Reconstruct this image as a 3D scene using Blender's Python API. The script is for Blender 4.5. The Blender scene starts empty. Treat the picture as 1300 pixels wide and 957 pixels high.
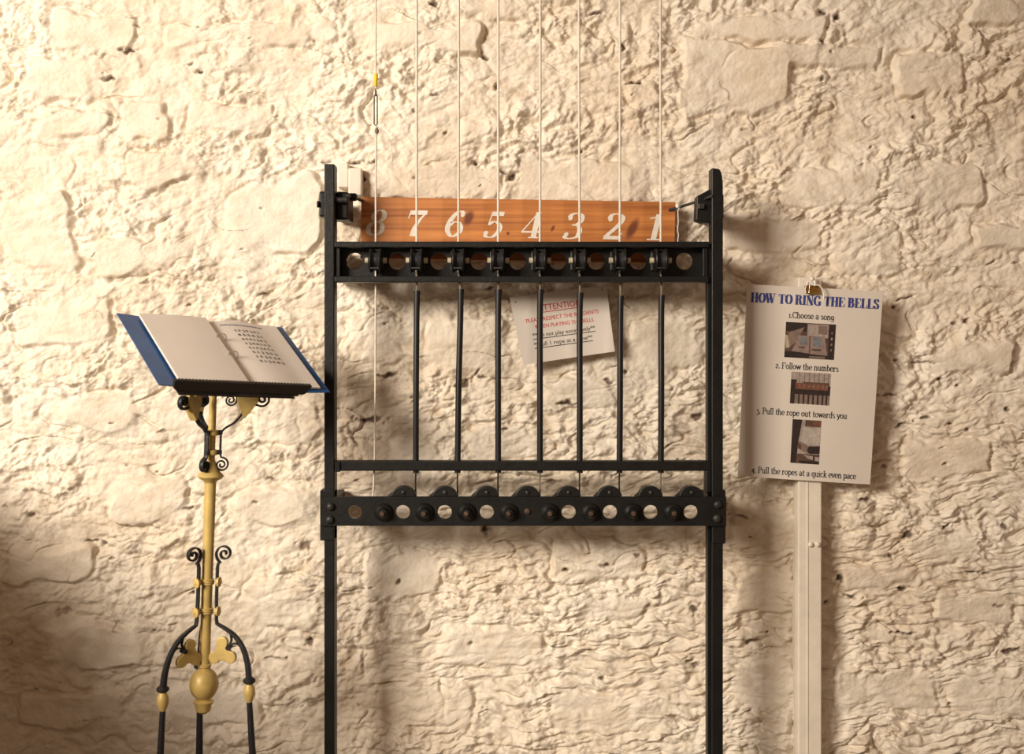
import bpy, math, random
import numpy as np
from mathutils import Vector, Matrix

# ------------------------------------------------------------------ camera, world, light
H = 1.35            # camera height
D = 3.6             # camera to wall
F = 1494.0          # focal length in pixels of the 1300 px wide frame
scene = bpy.context.scene
COL = scene.collection
cam_d = bpy.data.cameras.new('camera')
cam = bpy.data.objects.new('camera', cam_d)
COL.objects.link(cam)
cam.location = (0, -D, H)
cam.rotation_euler = (math.pi / 2, 0, 0)
cam_d.sensor_width = 36.0
cam_d.lens = F / 1300 * 36
cam_d.shift_y = -44.5 / 1300
cam_d.clip_start = 0.05
cam_d.dof.use_dof = True
cam_d.dof.focus_distance = 3.45
cam_d.dof.aperture_fstop = 2.2
scene.camera = cam

world = bpy.data.worlds.new('world')
scene.world = world
world.use_nodes = True
world.node_tree.nodes['Background'].inputs[0].default_value = (1.0, 0.64, 0.43, 1)
world.node_tree.nodes['Background'].inputs[1].default_value = 0.27

ld = bpy.data.lights.new('window_daylight', 'AREA')
ld.shape = 'RECTANGLE'
ld.size = 3.0
ld.size_y = 1.7
ld.energy = 930
ld.color = (1.0, 0.885, 0.745)
lo = bpy.data.objects.new('window_daylight', ld)
COL.objects.link(lo)
lo.location = (-5.0, -6.0, H + 2.15)
lo.rotation_euler = (Vector((0, 0, H)) - lo.location).to_track_quat('-Z', 'Y').to_euler()

vs = scene.view_settings
vs.view_transform = 'Standard'
vs.look = 'None'
vs.exposure = 0.0
vs.gamma = 1.0
vs.use_curve_mapping = False

# ------------------------------------------------------------------ helpers
def P(px, py, y):
    """pixel of the photograph -> point in the plane at depth y (wall = 0, negative towards camera)"""
    d = D + y
    return Vector(((px - 650) * d / F, y, H - (py - 434) * d / F))

def tag(o, label=None, cat=None, group=None, kind=None):
    if label: o['label'] = label
    if cat: o['category'] = cat
    if group: o['group'] = group
    if kind: o['kind'] = kind
    return o

def empty(name, loc, label=None, cat=None, group=None):
    o = bpy.data.objects.new(name, None)
    o.empty_display_size = 0.05
    o.location = loc
    COL.objects.link(o)
    return tag(o, label, cat, group)

def world_of(o):
    m = Matrix.Translation(o.location)
    return world_of(o.parent) @ m if o.parent else m

class MB:
    """collects shapes in world coordinates; build() links them as one mesh object"""
    def __init__(s):
        s.v = []; s.f = []; s.m = []
    def add(s, verts, faces, mi=0):
        b = len(s.v)
        s.v += [Vector(v) for v in verts]
        s.f += [tuple(b + i for i in f) for f in faces]
        s.m += [mi] * len(faces)
    def hexa(s, c, mi=0):
        s.add(c, [(0, 3, 2, 1), (4, 5, 6, 7), (0, 1, 5, 4), (1, 2, 6, 5), (2, 3, 7, 6), (3, 0, 4, 7)], mi)
    def box(s, x0, x1, y0, y1, z0, z1, mi=0):
        s.hexa([(x0, y0, z0), (x1, y0, z0), (x1, y1, z0), (x0, y1, z0),
                (x0, y0, z1), (x1, y0, z1), (x1, y1, z1), (x0, y1, z1)], mi)
    def obox(s, c, ax, ay, az, mi=0):
        c = Vector(c); ax = Vector(ax); ay = Vector(ay); az = Vector(az)
        s.hexa([c - ax - ay - az, c + ax - ay - az, c + ax + ay - az, c - ax + ay - az,
                c - ax - ay + az, c + ax - ay + az, c + ax + ay + az, c - ax + ay + az], mi)
    def prism(s, pts, off, mi=0):
        """pts: planar outline (world points), off: extrusion vector"""
        n = len(pts); off = Vector(off)
        a = [Vector(p) for p in pts]; b = [p + off for p in a]
        fs = [tuple(range(n)), tuple(range(2 * n - 1, n - 1, -1))]
        fs += [(i, i + n, (i + 1) % n + n, (i + 1) % n) for i in range(n)]
        s.add(a + b, fs, mi)
    def lathe(s, p, axis, prof, seg=24, mi=0):
        """prof: list of (distance along axis, radius)"""
        p = Vector(p); axis = Vector(axis).normalized()
        e1 = axis.orthogonal().normalized(); e2 = axis.cross(e1)
        vs_, fs = [], []
        for (t, r) in prof:
            for k in range(seg):
                a = 2 * math.pi * k / seg
                vs_.append(p + axis * t + (e1 * math.cos(a) + e2 * math.sin(a)) * r)
        for i in range(len(prof) - 1):
            for k in range(seg):
                k2 = (k + 1) % seg
                fs.append((i * seg + k, i * seg + k2, (i + 1) * seg + k2, (i + 1) * seg + k))
        fs.append(tuple(range(seg - 1, -1, -1)))
        fs.append(tuple((len(prof) - 1) * seg + k for k in range(seg)))
        s.add(vs_, fs, mi)
    def cyl(s, a, b, r, r2=None, seg=16, mi=0):
        a = Vector(a); b = Vector(b)
        s.lathe(a, b - a, [(0, r), ((b - a).length, r if r2 is None else r2)], seg, mi)
    def tube(s, pts, r, seg=10, mi=0, ref=None, rw=None):
        """tube along points; with ref and rw an elliptic/strap section: r in plane, rw along ref"""
        pts = [Vector(p) for p in pts]; n = len(pts)
        vs_, fs = [], []
        e1 = None
        for i, p in enumerate(pts):
            t = (pts[min(i + 1, n - 1)] - pts[max(i - 1, 0)]).normalized()
            if ref is not None:
                e1 = Vector(ref).normalized()
            else:
                if e1 is None: e1 = t.orthogonal().normalized()
                e1 = (e1 - t * e1.dot(t)).normalized()
            e2 = t.cross(e1).normalized()
            rr = r[i] if isinstance(r, (list, tuple)) else r
            w = rr if rw is None else (rw[i] if isinstance(rw, (list, tuple)) else rw)
            if rw is not None:
                for (ca, cb) in ((1, .7), (.8, 1), (-.8, 1), (-1, .7), (-1, -.7), (-.8, -1), (.8, -1), (1, -.7)):
                    vs_.append(p + e1 * ca * w + e2 * cb * rr)
            else:
                for k in range(seg):
                    a = 2 * math.pi * k / seg
                    vs_.append(p + e1 * math.cos(a) * w + e2 * math.sin(a) * rr)
        if rw is not None: seg = 8
        for i in range(n - 1):
            for k in range(seg):
                k2 = (k + 1) % seg
                fs.append((i * seg + k, i * seg + k2, (i + 1) * seg + k2, (i + 1) * seg + k))
        fs.append(tuple(range(seg - 1, -1, -1)))
        fs.append(tuple((n - 1) * seg + k for k in range(seg)))
        s.add(vs_, fs, mi)
    def holed(s, x0, x1, z0, z1, yf, yb, hx, hz, hr, mi=0):
        """plate cell x0..x1, z0..z1 with a round hole"""
        angs = [2 * math.pi * k / 28 for k in range(28)]
        for (cx, cz) in ((x0, z0), (x1, z0), (x1, z1), (x0, z1)):
            angs.append(math.atan2(cz - hz, cx - hx) % (2 * math.pi))
        angs = sorted(set(round(a, 6) for a in angs))
        inn, out = [], []
        for a in angs:
            c, sn = math.cos(a), math.sin(a)
            inn.append((hx + hr * c, hz + hr * sn))
            ts = []
            if c > 1e-6: ts.append((x1 - hx) / c)
            if c < -1e-6: ts.append((x0 - hx) / c)
            if sn > 1e-6: ts.append((z1 - hz) / sn)
            if sn < -1e-6: ts.append((z0 - hz) / sn)
            t = min(ts)
            out.append((hx + t * c, hz + t * sn))
        n = len(angs)
        v = [(x, yf, z) for x, z in inn] + [(x, yf, z) for x, z in out] + \
            [(x, yb, z) for x, z in inn] + [(x, yb, z) for x, z in out]
        fs = []
        for i in range(n):
            j = (i + 1) % n
            fs.append((i, j, n + j, n + i))
            fs.append((2 * n + i, 3 * n + i, 3 * n + j, 2 * n + j))
            fs.append((i, 2 * n + i, 2 * n + j, j))
            fs.append((n + i, n + j, 3 * n + j, 3 * n + i))
        s.add(v, fs, mi)
    def build(s, name, mats, parent=None, smooth=None, bevel=0):
        inv = world_of(parent).inverted() if parent else Matrix.Identity(4)
        me = bpy.data.meshes.new(name)
        me.from_pydata([inv @ v for v in s.v], [], s.f)
        for m in (mats if isinstance(mats, (list, tuple)) else [mats]):
            me.materials.append(m)
        me.polygons.foreach_set('material_index', s.m)
        import bmesh
        bm = bmesh.new(); bm.from_mesh(me)
        bmesh.ops.recalc_face_normals(bm, faces=bm.faces)
        bm.to_mesh(me); bm.free()
        if smooth is not None:
            me.shade_smooth()
            me.set_sharp_from_angle(angle=math.radians(smooth))
        o = bpy.data.objects.new(name, me)
        COL.objects.link(o)
        o.parent = parent
        if bevel:
            b = o.modifiers.new('bevel', 'BEVEL')
            b.width = bevel; b.segments = 2; b.limit_method = 'ANGLE'
            b.angle_limit = math.radians(50)
        return o

def catmull(pts, sub=8, closed=False):
    pts = [np.array(p, float) for p in pts]
    n = len(pts)
    out = []
    rng = n if closed else n - 1
    for i in range(rng):
        if closed:
            p0, p1, p2, p3 = pts[(i - 1) % n], pts[i], pts[(i + 1) % n], pts[(i + 2) % n]
        else:
            p1, p2 = pts[i], pts[i + 1]
            p0 = pts[i - 1] if i > 0 else 2 * p1 - p2
            p3 = pts[i + 2] if i + 2 < n else 2 * p2 - p1
        for k in range(sub):
            t = k / sub
            out.append(.5 * (2 * p1 + (p2 - p0) * t + (2 * p0 - 5 * p1 + 4 * p2 - p3) * t * t
                             + (3 * p1 - p0 - 3 * p2 + p3) * t ** 3))
    out.append(pts[0] if closed else pts[-1])
    return [tuple(p) for p in out]

# ------------------------------------------------------------------ materials
def mat(name, col, rough=0.6, metal=0.0, var=0.0, vscale=30.0, bump=0.0, bscale=120.0, spec=0.5, col2=None):
    m = bpy.data.materials.new(name); m.use_nodes = True
    nt = m.node_tree; b = nt.nodes['Principled BSDF']
    b.inputs['Base Color'].default_value = (*col, 1)
    b.inputs['Roughness'].default_value = rough
    b.inputs['Metallic'].default_value = metal
    b.inputs['Specular IOR Level'].default_value = spec
    tc = nt.nodes.new('ShaderNodeTexCoord')
    if var or col2:
        n = nt.nodes.new('ShaderNodeTexNoise'); n.inputs['Scale'].default_value = vscale
        n.inputs['Detail'].default_value = 6
        nt.links.new(tc.outputs['Object'], n.inputs['Vector'])
        r = nt.nodes.new('ShaderNodeValToRGB')
        c2 = col2 if col2 else tuple(c * (1 - var) for c in col)
        r.color_ramp.elements[0].position = .35; r.color_ramp.elements[1].position = .65
        r.color_ramp.elements[0].color = (*c2, 1); r.color_ramp.elements[1].color = (*col, 1)
        nt.links.new(n.outputs['Fac'], r.inputs['Fac'])
        nt.links.new(r.outputs['Color'], b.inputs['Base Color'])
    if bump:
        n = nt.nodes.new('ShaderNodeTexNoise'); n.inputs['Scale'].default_value = bscale
        n.inputs['Detail'].default_value = 5
        nt.links.new(tc.outputs['Object'], n.inputs['Vector'])
        bp = nt.nodes.new('ShaderNodeBump'); bp.inputs['Strength'].default_value = bump
        bp.inputs['Distance'].default_value = 0.002
        nt.links.new(n.outputs['Fac'], bp.inputs['Height'])
        nt.links.new(bp.outputs['Normal'], b.inputs['Normal'])
    return m

M_iron = mat('black_painted_iron', (.0085, .0085, .0075), .45, 0, .45, 25, .35, 90, .3)
M_iron_worn = mat('worn_iron', (.045, .044, .04), .45, .2, .6, 60, .3, 120, .4)
M_wrought = mat('wrought_iron', (.018, .018, .021), .5, .1, .4, 60, .4, 150, .4)
M_rust = mat('rusty_bolt', (.10, .055, .035), .7, .2, .5, 90, .4, 200)
M_gold = mat('gold_paint', (.62, .45, .15), .45, .08, .25, 22, .25, 90)
M_clip = mat('brass_clip', (.42, .23, .045), .3, .8, .4, 120)
M_axle = mat('pale_axle', (.55, .48, .34), .5, 0, .3, 80)
M_rope = mat('white_rope', (.74, .68, .58), .9, 0, .2, 200, .5, 400)
M_rope_dark = mat('grimy_rope', (.22, .19, .14), .9, 0, .4, 120)
M_rubber = mat('black_rubber', (.010, .0095, .010), .45, 0, .3, 40, 0, 120, .4)
M_wpaint = mat('white_painted_timber', (.79, .72, .61), .6, 0, .12, 14, .3, 60)
M_paper = mat('paper', (.74, .68, .62), .55, 0, .04, 9)
M_lamin = mat('laminated_paper', (.70, .64, .57), .28, 0, .04, 7)
M_blue = mat('blue_binder', (.020, .10, .30), .4, 0, .25, 8)
M_steel = mat('steel', (.75, .72, .68), .25, .9)
M_red = mat('red_print', (.55, .03, .03), .6)
M_navy = mat('navy_print', (.035, .05, .22), .6)
M_black = mat('black_print', (.03, .03, .035), .6)
M_yellow = mat('yellow_tag', (.85, .50, .02), .5)
M_digit = mat('digit_paint', (.80, .74, .65), .6, 0, .12, 60)
M_digit_worn = mat('worn_digit_paint', (.74, .64, .52), .65, 0, .25, 90)
M_stringw = mat('white_string', (.80, .74, .66), .9)
M_tie = mat('black_plastic', (.015, .015, .018), .4)
M_floor = mat('stone_floor', (.30, .25, .20), .8, 0, .3, 3, .4, 20)
M_plaster = mat('painted_plaster', (.74, .68, .58), .85, 0, .1, 2, .4, 15)
M_ledge = mat('dark_brown_ledge', (.020, .014, .010), .55, 0, .4, 50)

def wood_mat():
    m = bpy.data.materials.new('varnished_pine'); m.use_nodes = True
    nt = m.node_tree; N = nt.nodes; L = nt.links
    b = N['Principled BSDF']; b.inputs['Roughness'].default_value = .45
    tc = N.new('ShaderNodeTexCoord')
    mp = N.new('ShaderNodeMapping'); mp.inputs['Scale'].default_value = (.9, 1, 42)
    L.new(tc.outputs['Object'], mp.inputs['Vector'])
    n = N.new('ShaderNodeTexNoise'); n.inputs['Scale'].default_value = 1.6
    n.inputs['Detail'].default_value = 8; n.inputs['Distortion'].default_value = .25
    L.new(mp.outputs['Vector'], n.inputs['Vector'])
    r = N.new('ShaderNodeValToRGB')
    r.color_ramp.elements[0].position = .30; r.color_ramp.elements[0].color = (.27, .080, .018, 1)
    r.color_ramp.elements[1].position = .68; r.color_ramp.elements[1].color = (.62, .24, .062, 1)
    L.new(n.outputs['Fac'], r.inputs['Fac'])
    last = r.outputs['Color']
    # knots: elongated ellipses at fixed places on the board
    for (kx, kz, sx, sz) in ((-.148, .036, .016, .028), (.345, .004, .016, .04), (.105, .005, .006, .012), (-.03, -.01, .006, .006)):
        mk = N.new('ShaderNodeMapping'); mk.vector_type = 'TEXTURE'
        mk.inputs['Location'].default_value = (kx, 0, kz)
        mk.inputs['Rotation'].default_value = (0, .5, 0)
        mk.inputs['Scale'].default_value = (sx, 1, sz)
        L.new(tc.outputs['Object'], mk.inputs['Vector'])
        sp = N.new('ShaderNodeSeparateXYZ'); L.new(mk.outputs['Vector'], sp.inputs[0])
        cb = N.new('ShaderNodeCombineXYZ'); L.new(sp.outputs[0], cb.inputs[0]); L.new(sp.outputs[2], cb.inputs[2])
        ln = N.new('ShaderNodeVectorMath'); ln.operation = 'LENGTH'; L.new(cb.outputs[0], ln.inputs[0])
        mr = N.new('ShaderNodeMapRange'); mr.inputs[1].default_value = .5; mr.inputs[2].default_value = 1.05
        mr.inputs[3].default_value = .92; mr.inputs[4].default_value = 0
        L.new(ln.outputs['Value'], mr.inputs[0])
        mx = N.new('ShaderNodeMixRGB'); mx.inputs['Color2'].default_value = (.13, .03, .012, 1)
        L.new(mr.outputs[0], mx.inputs['Fac']); L.new(last, mx.inputs['Color1'])
        last = mx.outputs[0]
    L.new(last, b.inputs['Base Color'])
    return m
M_pine = wood_mat()

def wall_mat():
    m = bpy.data.materials.new('whitewashed_stone'); m.use_nodes = True
    nt = m.node_tree; N = nt.nodes; L = nt.links
    b = N['Principled BSDF']; b.inputs['Roughness'].default_value = .72
    b.inputs['Specular IOR Level'].default_value = .3
    geo = N.new('ShaderNodeNewGeometry')
    n1 = N.new('ShaderNodeTexNoise'); n1.inputs['Scale'].default_value = 2.2; n1.inputs['Detail'].default_value = 7
    n2 = N.new('ShaderNodeTexNoise'); n2.inputs['Scale'].default_value = 22; n2.inputs['Detail'].default_value = 6
    for n in (n1, n2): L.new(geo.outputs['Position'], n.inputs['Vector'])
    r = N.new('ShaderNodeValToRGB')
    r.color_ramp.elements[0].position = .30; r.color_ramp.elements[0].color = (.70, .60, .475, 1)
    r.color_ramp.elements[1].position = .60; r.color_ramp.elements[1].color = (.80, .735, .63, 1)
    L.new(n1.outputs['Fac'], r.inputs['Fac'])
    r2 = N.new('ShaderNodeValToRGB')
    r2.color_ramp.elements[0].position = .25; r2.color_ramp.elements[0].color = (.86, .82, .76, 1)
    r2.color_ramp.elements[1].position = .55; r2.color_ramp.elements[1].color = (1, 1, 1, 1)
    L.new(n2.outputs['Fac'], r2.inputs['Fac'])
    mul = N.new('ShaderNodeMixRGB'); mul.blend_type = 'MULTIPLY'; mul.inputs['Fac'].default_value = 1
    L.new(r.outputs[0], mul.inputs['Color1']); L.new(r2.outputs[0], mul.inputs['Color2'])
    at = N.new('ShaderNodeAttribute'); at.attribute_name = 'bare'
    mix = N.new('ShaderNodeMixRGB'); mix.inputs['Color2'].default_value = (.13, .092, .068, 1)
    L.new(at.outputs['Fac'], mix.inputs['Fac']); L.new(mul.outputs[0], mix.inputs['Color1'])
    at2 = N.new('ShaderNodeAttribute'); at2.attribute_name = 'stain_shade'
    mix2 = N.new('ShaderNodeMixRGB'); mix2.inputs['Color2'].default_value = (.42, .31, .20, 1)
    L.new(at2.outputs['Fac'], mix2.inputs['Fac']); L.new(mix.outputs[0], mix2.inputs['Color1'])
    L.new(mix2.outputs[0], b.inputs['Base Color'])
    bn = N.new('ShaderNodeTexNoise'); bn.inputs['Scale'].default_value = 170; bn.inputs['Detail'].default_value = 4
    L.new(geo.outputs['Position'], bn.inputs['Vector'])
    bp = N.new('ShaderNodeBump'); bp.inputs['Strength'].default_value = .35; bp.inputs['Distance'].default_value = .0025
    L.new(bn.outputs['Fac'], bp.inputs['Height']); L.new(bp.outputs['Normal'], b.inputs['Normal'])
    return m
M_wall = wall_mat()

# ------------------------------------------------------------------ the wall: rubble stones under whitewash
def perlin(x, z, seed):
    rs = np.random.RandomState(seed)
    perm = rs.permutation(256); perm = np.concatenate([perm, perm])
    ang = rs.rand(256) * 2 * np.pi
    gx, gz = np.cos(ang), np.sin(ang)
    xi = np.floor(x).astype(np.int64); zi = np.floor(z).astype(np.int64)
    xf = x - xi; zf = z - zi
    xi &= 255; zi &= 255
    u = xf * xf * xf * (xf * (xf * 6 - 15) + 10); w = zf * zf * zf * (zf * (zf * 6 - 15) + 10)
    def g(ix, iz, dx, dz):
        h = perm[perm[ix & 255] + (iz & 255)]
        return gx[h] * dx + gz[h] * dz
    a = g(xi, zi, xf, zf); b = g(xi + 1, zi, xf - 1, zf)
    c = g(xi, zi + 1, xf, zf - 1); d = g(xi + 1, zi + 1, xf - 1, zf - 1)
    return ((a + u * (b - a)) * (1 - w) + (c + u * (d - c)) * w) * 1.5

def sstep(a, b, x):
    t = np.clip((x - a) / (b - a), 0, 1)
    return t * t * (3 - 2 * t)

xs = np.concatenate([np.linspace(-2.0, -1.64, 16)[:-1], np.arange(-1.64, 1.6401, .0031), np.linspace(1.64, 2.5, 36)[1:]])
zs = np.concatenate([np.arange(0.0, H + 1.09, .0031), np.linspace(H + 1.09, 3.2, 36)[1:]])
X, Z = np.meshgrid(xs, zs)
# domain warp
WX = X + .035 * perlin(X * 5, Z * 7, 1) + .012 * perlin(X * 18, Z * 22, 2)
WZ = Z + .030 * perlin(X * 5, Z * 7, 3) + .010 * perlin(X * 18, Z * 22, 4)
low = sstep(.95, .55, Z - (H - .95)) * sstep(-.9, .2, X)        # slatey courses towards the lower right
asp = 1.55
rough = .55 + .75 * sstep(-.25, .35, perlin(X * 3.1, Z * 4.3, 5))
rough *= 1 - .35 * sstep(-.5, -1.0, X) * sstep(H - .2, H - .6, Z)
rough *= (1 - .3 * low) * (1 - .22 * sstep(-.1, -.9, X) * sstep(H, H + .5, Z))
m1 = np.abs(perlin(WX * 8, WZ * 8 * asp, 6))
m2 = np.abs(perlin(WX * 17, WZ * 17 * asp, 7))
m3 = np.abs(perlin(WX * 38, WZ * 36 * asp, 8))
m4 = np.abs(perlin(X * 80, Z * 95, 9))
strat = np.abs(perlin(WX * 9, WZ * 34, 10))
strat2 = np.abs(perlin(WX * 22, WZ * 75, 11))
f1 = perlin(WX * 13, WZ * 17, 30); f2 = perlin(WX * 29, WZ * 36, 31); f3 = perlin(X * 58, Z * 70, 32); f4 = perlin(X * 115, Z * 130, 33)
h = .014 * perlin(X * 2.2, Z * 3.2, 12) + rough * (.018 * m1 + .0135 * m2 + .0062 * m3 + .002 * m4 + .012 * f1 + .0075 * f2 + .0036 * f3 + .0016 * f4)
h += low * (.020 * strat + .010 * strat2)
# thin cracks between courses
cr = perlin(WX * 4.5, WZ * 10, 13)
crm = sstep(.1, .4, perlin(X * 5, Z * 6, 14))
h -= .012 * np.exp(-(cr / .035) ** 2) * crm
bare = np.exp(-(cr / .010) ** 2) * sstep(.38, .6, perlin(X * 7, Z * 8, 15)) * .8

def px2w(px, py):
    return (px - 650) * D / F, H - (py - 434) * D / F

# flat faced stones seen in the whitewash: x0, y0, x1, y1 (photo pixels), tilt in degrees
STONES = [
 (205, 26, 425, 62, -2), (60, 16, 172, 68, 3), (152, 128, 212, 176, 0), (240, 132, 342, 170, 2), (40, 138, 138, 176, 1),
 (165, 190, 250, 236, -12), (285, 226, 408, 322, -3), (-4, 246, 92, 342, 0), (30, 70, 126, 128, 0), (290, 70, 405, 96, 2),
 (586, -8, 688, 24, 0), (465, 25, 612, 66, 1), (583, 146, 638, 192, 0), (462, 208, 634, 254, 1), (655, 198, 824, 258, 2),
 (795, 100, 838, 133, 3), (866, 52, 1010, 144, 5), (880, 17, 1050, 50, -1), (978, 56, 1118, 84, 1), (1138, 64, 1228, 122, -4),
 (990, 212, 1116, 270, 2), (1130, 202, 1252, 268, 1), (1232, -6, 1306, 31, 3), (915, 279, 1044, 318, -2), (1236, 284, 1306, 320, -4),
 (1154, 668, 1243, 716, -3), (1068, 716, 1166, 749, -1), (1096, 798, 1138, 817, 0), (735, 758, 824, 792, 1), (512, 392, 578, 440, 4),
 (440, 395, 508, 462, 0), (700, 690, 820, 738, 1), (540, 402, 640, 470, -3), (800, 400, 892, 470, -10), (460, 700, 560, 760, 2),
 (190, 505, 300, 560, -2), (60, 500, 170, 552, 1), (320, 510, 408, 566, 2), (20, 380, 140, 440, -2), (10, 690, 120, 742, 0),
 (130, 610, 240, 668, -2), (300, 620, 400, 668, 1), (310, 735, 408, 800, 3), (60, 790, 190, 850, 0), (930, 640, 1010, 700, 2),
 (930, 720, 1010, 780, -1), (1180, 430, 1290, 474, -4), (1150, 560, 1260, 606, -2), (1190, 750, 1290, 792, 1), (560, 800, 690, 850, 0),
 (930, 840, 1012, 900, 0), (1060, 850, 1190, 905, 1), (200, 870, 330, 925, 0), (700, 880, 850, 930, 1), (20, 880, 160, 930, -1),
 (480, 870, 600, 925, 2), (1210, 850, 1310, 910, 0), (690, 480, 780, 520, 3), (600, 540, 690, 584, -2), (460, 560, 560, 600, 0),
 (1060, 280, 1150, 350, 2), (120, 300, 240, 352, -3),
]
SID = np.full(X.shape, -1, np.int32)
rng = random.Random(11)
for i, (x0, y0, x1, y1, tl) in enumerate(STONES):
    cx, cz = px2w((x0 + x1) / 2, (y0 + y1) / 2)
    hw, hh = (x1 - x0) / 2 * D / F, (y1 - y0) / 2 * D / F
    sel = (np.abs(X - cx) < hw + .09) & (np.abs(Z - cz) < hh + .09)
    rr, cc = np.where(sel)
    if len(rr) == 0: continue
    sl = (slice(rr.min(), rr.max() + 1), slice(cc.min(), cc.max() + 1))
    x = X[sl]; z = Z[sl]
    ta = math.radians(-tl)
    lx = (x - cx) * math.cos(ta) + (z - cz) * math.sin(ta)
    lz = -(x - cx) * math.sin(ta) + (z - cz) * math.cos(ta)
    lx = lx + .017 * perlin(x * 9 + i, z * 9, 40) + .007 * perlin(x * 28, z * 28 + i, 41)
    lz = lz + .014 * perlin(x * 9, z * 9 + i, 42) + .006 * perlin(x * 28 + i, z * 28, 43)
    lx = lx + rng.uniform(-.18, .18) * lz                       # lean the ends
    lz = lz * (1 + rng.uniform(-.22, .22) * lx / hw)            # taper
    rc = min(hh, hw) * rng.uniform(.25, .6)
    qx = np.abs(lx) - (hw - rc); qz = np.abs(lz) - (hh - rc)
    sd = np.hypot(np.maximum(qx, 0), np.maximum(qz, 0)) + np.minimum(np.maximum(qx, qz), 0) - rc
    prd = rng.uniform(.016, .026)
    face = prd + rng.uniform(-.05, .05) * lx + rng.uniform(-.06, .12) * lz + .0045 * perlin(x * 7 + i, z * 10, 44) \
        + .0028 * perlin(x * 16, z * 24 + 3 * i, 45) + .0014 * np.abs(perlin(x * 48, z * 48, 46)) + .0006 * perlin(x * 120, z * 120, 47)
    face = face + .014 * perlin(x * 2.2, z * 3.2, 12)
    blur = .012 + .045 * sstep(-.1, .4, perlin(x * 6 + 2 * i, z * 7, 49))
    k = sstep(.25, -1.0, sd / blur)
    kk = k * rng.uniform(.62, .95)
    hs = h[sl]
    joint = .0085 * sstep(.03, .012, blur) * np.exp(-((sd - .004) / .007) ** 2) * (.35 + .65 * sstep(-.2, .3, perlin(x * 11, z * 11, 48 + i % 5)))
    h[sl] = hs * (1 - kk) + face * kk - joint
    s_ = SID[sl]; s_[(sd < 0) & (s_ < 0)] = i

# holes and gaps where the whitewash is missing: px, py, half length, half height, angle, depth(mm)
PITS = [(160,62,9,2.5,0,14),(135,98,8,4,0,16),(252,89,4,4,0,16),(240,79,5,2,-20,10),(166,21,6,2,0,8),(172,31,4,2,0,8),(550,3,6,3,20,14),(616,71,6,4,30,16),
 (630,108,3,4,0,14),(554,120,6,2.5,0,12),(650,223,7,5,-20,22),(640,218,5,2,30,12),(806,105,9,2.5,0,18),(758,15,10,2.5,-10,14),(792,59,4,6,0,14),(738,190,3,3,0,14),
 (604,205,3,4,0,14),(565,168,3,3,0,10),(1044,52,3,4,0,14),(1045,99,3,3,0,12),(1161,149,3,3,0,12),(1283,74,5,3,0,12),(1249,185,5,1.5,0,10),(1065,20,4,6,30,14),
 (1046,15,6,4,0,14),(1097,634,9,3,0,16),(1202,668,9,2.5,-25,16),(1154,680,8,5,-20,14),(1236,727,7,2,0,14),(1255,730,5,2,0,12),(1068,735,4,7,0,16),(955,815,9,5,0,12),
 (1051,766,3,3,0,12),(1285,827,9,2.5,-10,14),(1148,748,8,3,5,14),(1082,758,9,2.5,10,14),(1131,706,4,4,0,12),(468,534,17,4.5,0,16),(492,477,13,2.5,-5,14),
 (587,488,13,3.5,-25,16),(612,479,8,2,10,12),(606,473,5,1.8,-50,10),(622,366,7,2.5,-10,14),(642,545,5,2,0,12),(716,511,9,4,0,16),(726,513,8,2,0,12),(795,471,3,3,0,14),
 (887,529,6,6,0,16),(773,484,7,3,20,12),(616,673,5,7,20,18),(506,740,3,3,0,12),(598,817,3,3,0,10),(718,724,3,4,20,14),(768,718,7,2.5,0,12),(765,862,4,3,0,12),
 (1153,378,10,1.6,-15,12),(1139,390,4,2.5,-20,12),(1214,409,4,3,0,12),(1230,406,4,3,0,12),(1170,454,5,4,0,8),(1177,460,17,1.6,0,10),(1194,481,5,2,-10,12),
 (1218,490,3,3,0,12),(1260,333,6,1.8,-15,10),(1291,333,5,2,0,10),(1209,538,4,2,0,12),(1177,531,9,2,-10,12),(1145,541,8,2,-20,12),(1282,522,4,3,0,12),
 (1202,589,3,2,0,10),(1125,592,3,3,0,10),(1130,501,14,1.6,-3,10),(1270,409,3,3,0,10),(1230,546,3,3,0,10),(35,653,9,4,-5,10),(129,691,4,3,0,12),(112,688,9,2,-5,10),
 (242,755,3,2.5,0,12),(344,610,9,2,10,10),(239,645,5,2,-10,10),(204,548,8,2,-8,10),(238,388,4,2,0,10),(333,373,8,3,-20,10),(386,694,6,10,20,12),(82,778,9,5,0,8),
 (1148,805,16,2,0,12),(1276,670,6,3,0,12),(460,842,2,20,0,8),(471,205,7,2,0,12),(451,205,9,2.5,0,14),(459,224,3,8,0,18),(412,205,7,2,0,10),(1010,735,4,3,0,10),
 (882,774,6,9,0,12),(884,845,6,4,0,10),(876,840,5,3,0,10),(20,660,4,3,0,8),(392,818,5,6,0,12),(350,838,12,2,0,9),(1010,634,3,3,0,9),(1012,785,2,8,0,10),
 (918,556,8,2,-10,10),(940,655,10,2,15,10),(870,590,10,6,0,10),(850,600,8,4,20,10),(660,600,7,3,20,9),(700,612,9,3,0,9),(770,604,7,4,0,9),(1270,770,6,3,0,9)]
prng = random.Random(5)
for k in range(90):
    PITS.append((prng.uniform(0, 1300), prng.uniform(0, 950), prng.uniform(1.5, 4.5), prng.uniform(1, 2), prng.uniform(-25, 15), prng.uniform(5, 11)))
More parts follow.
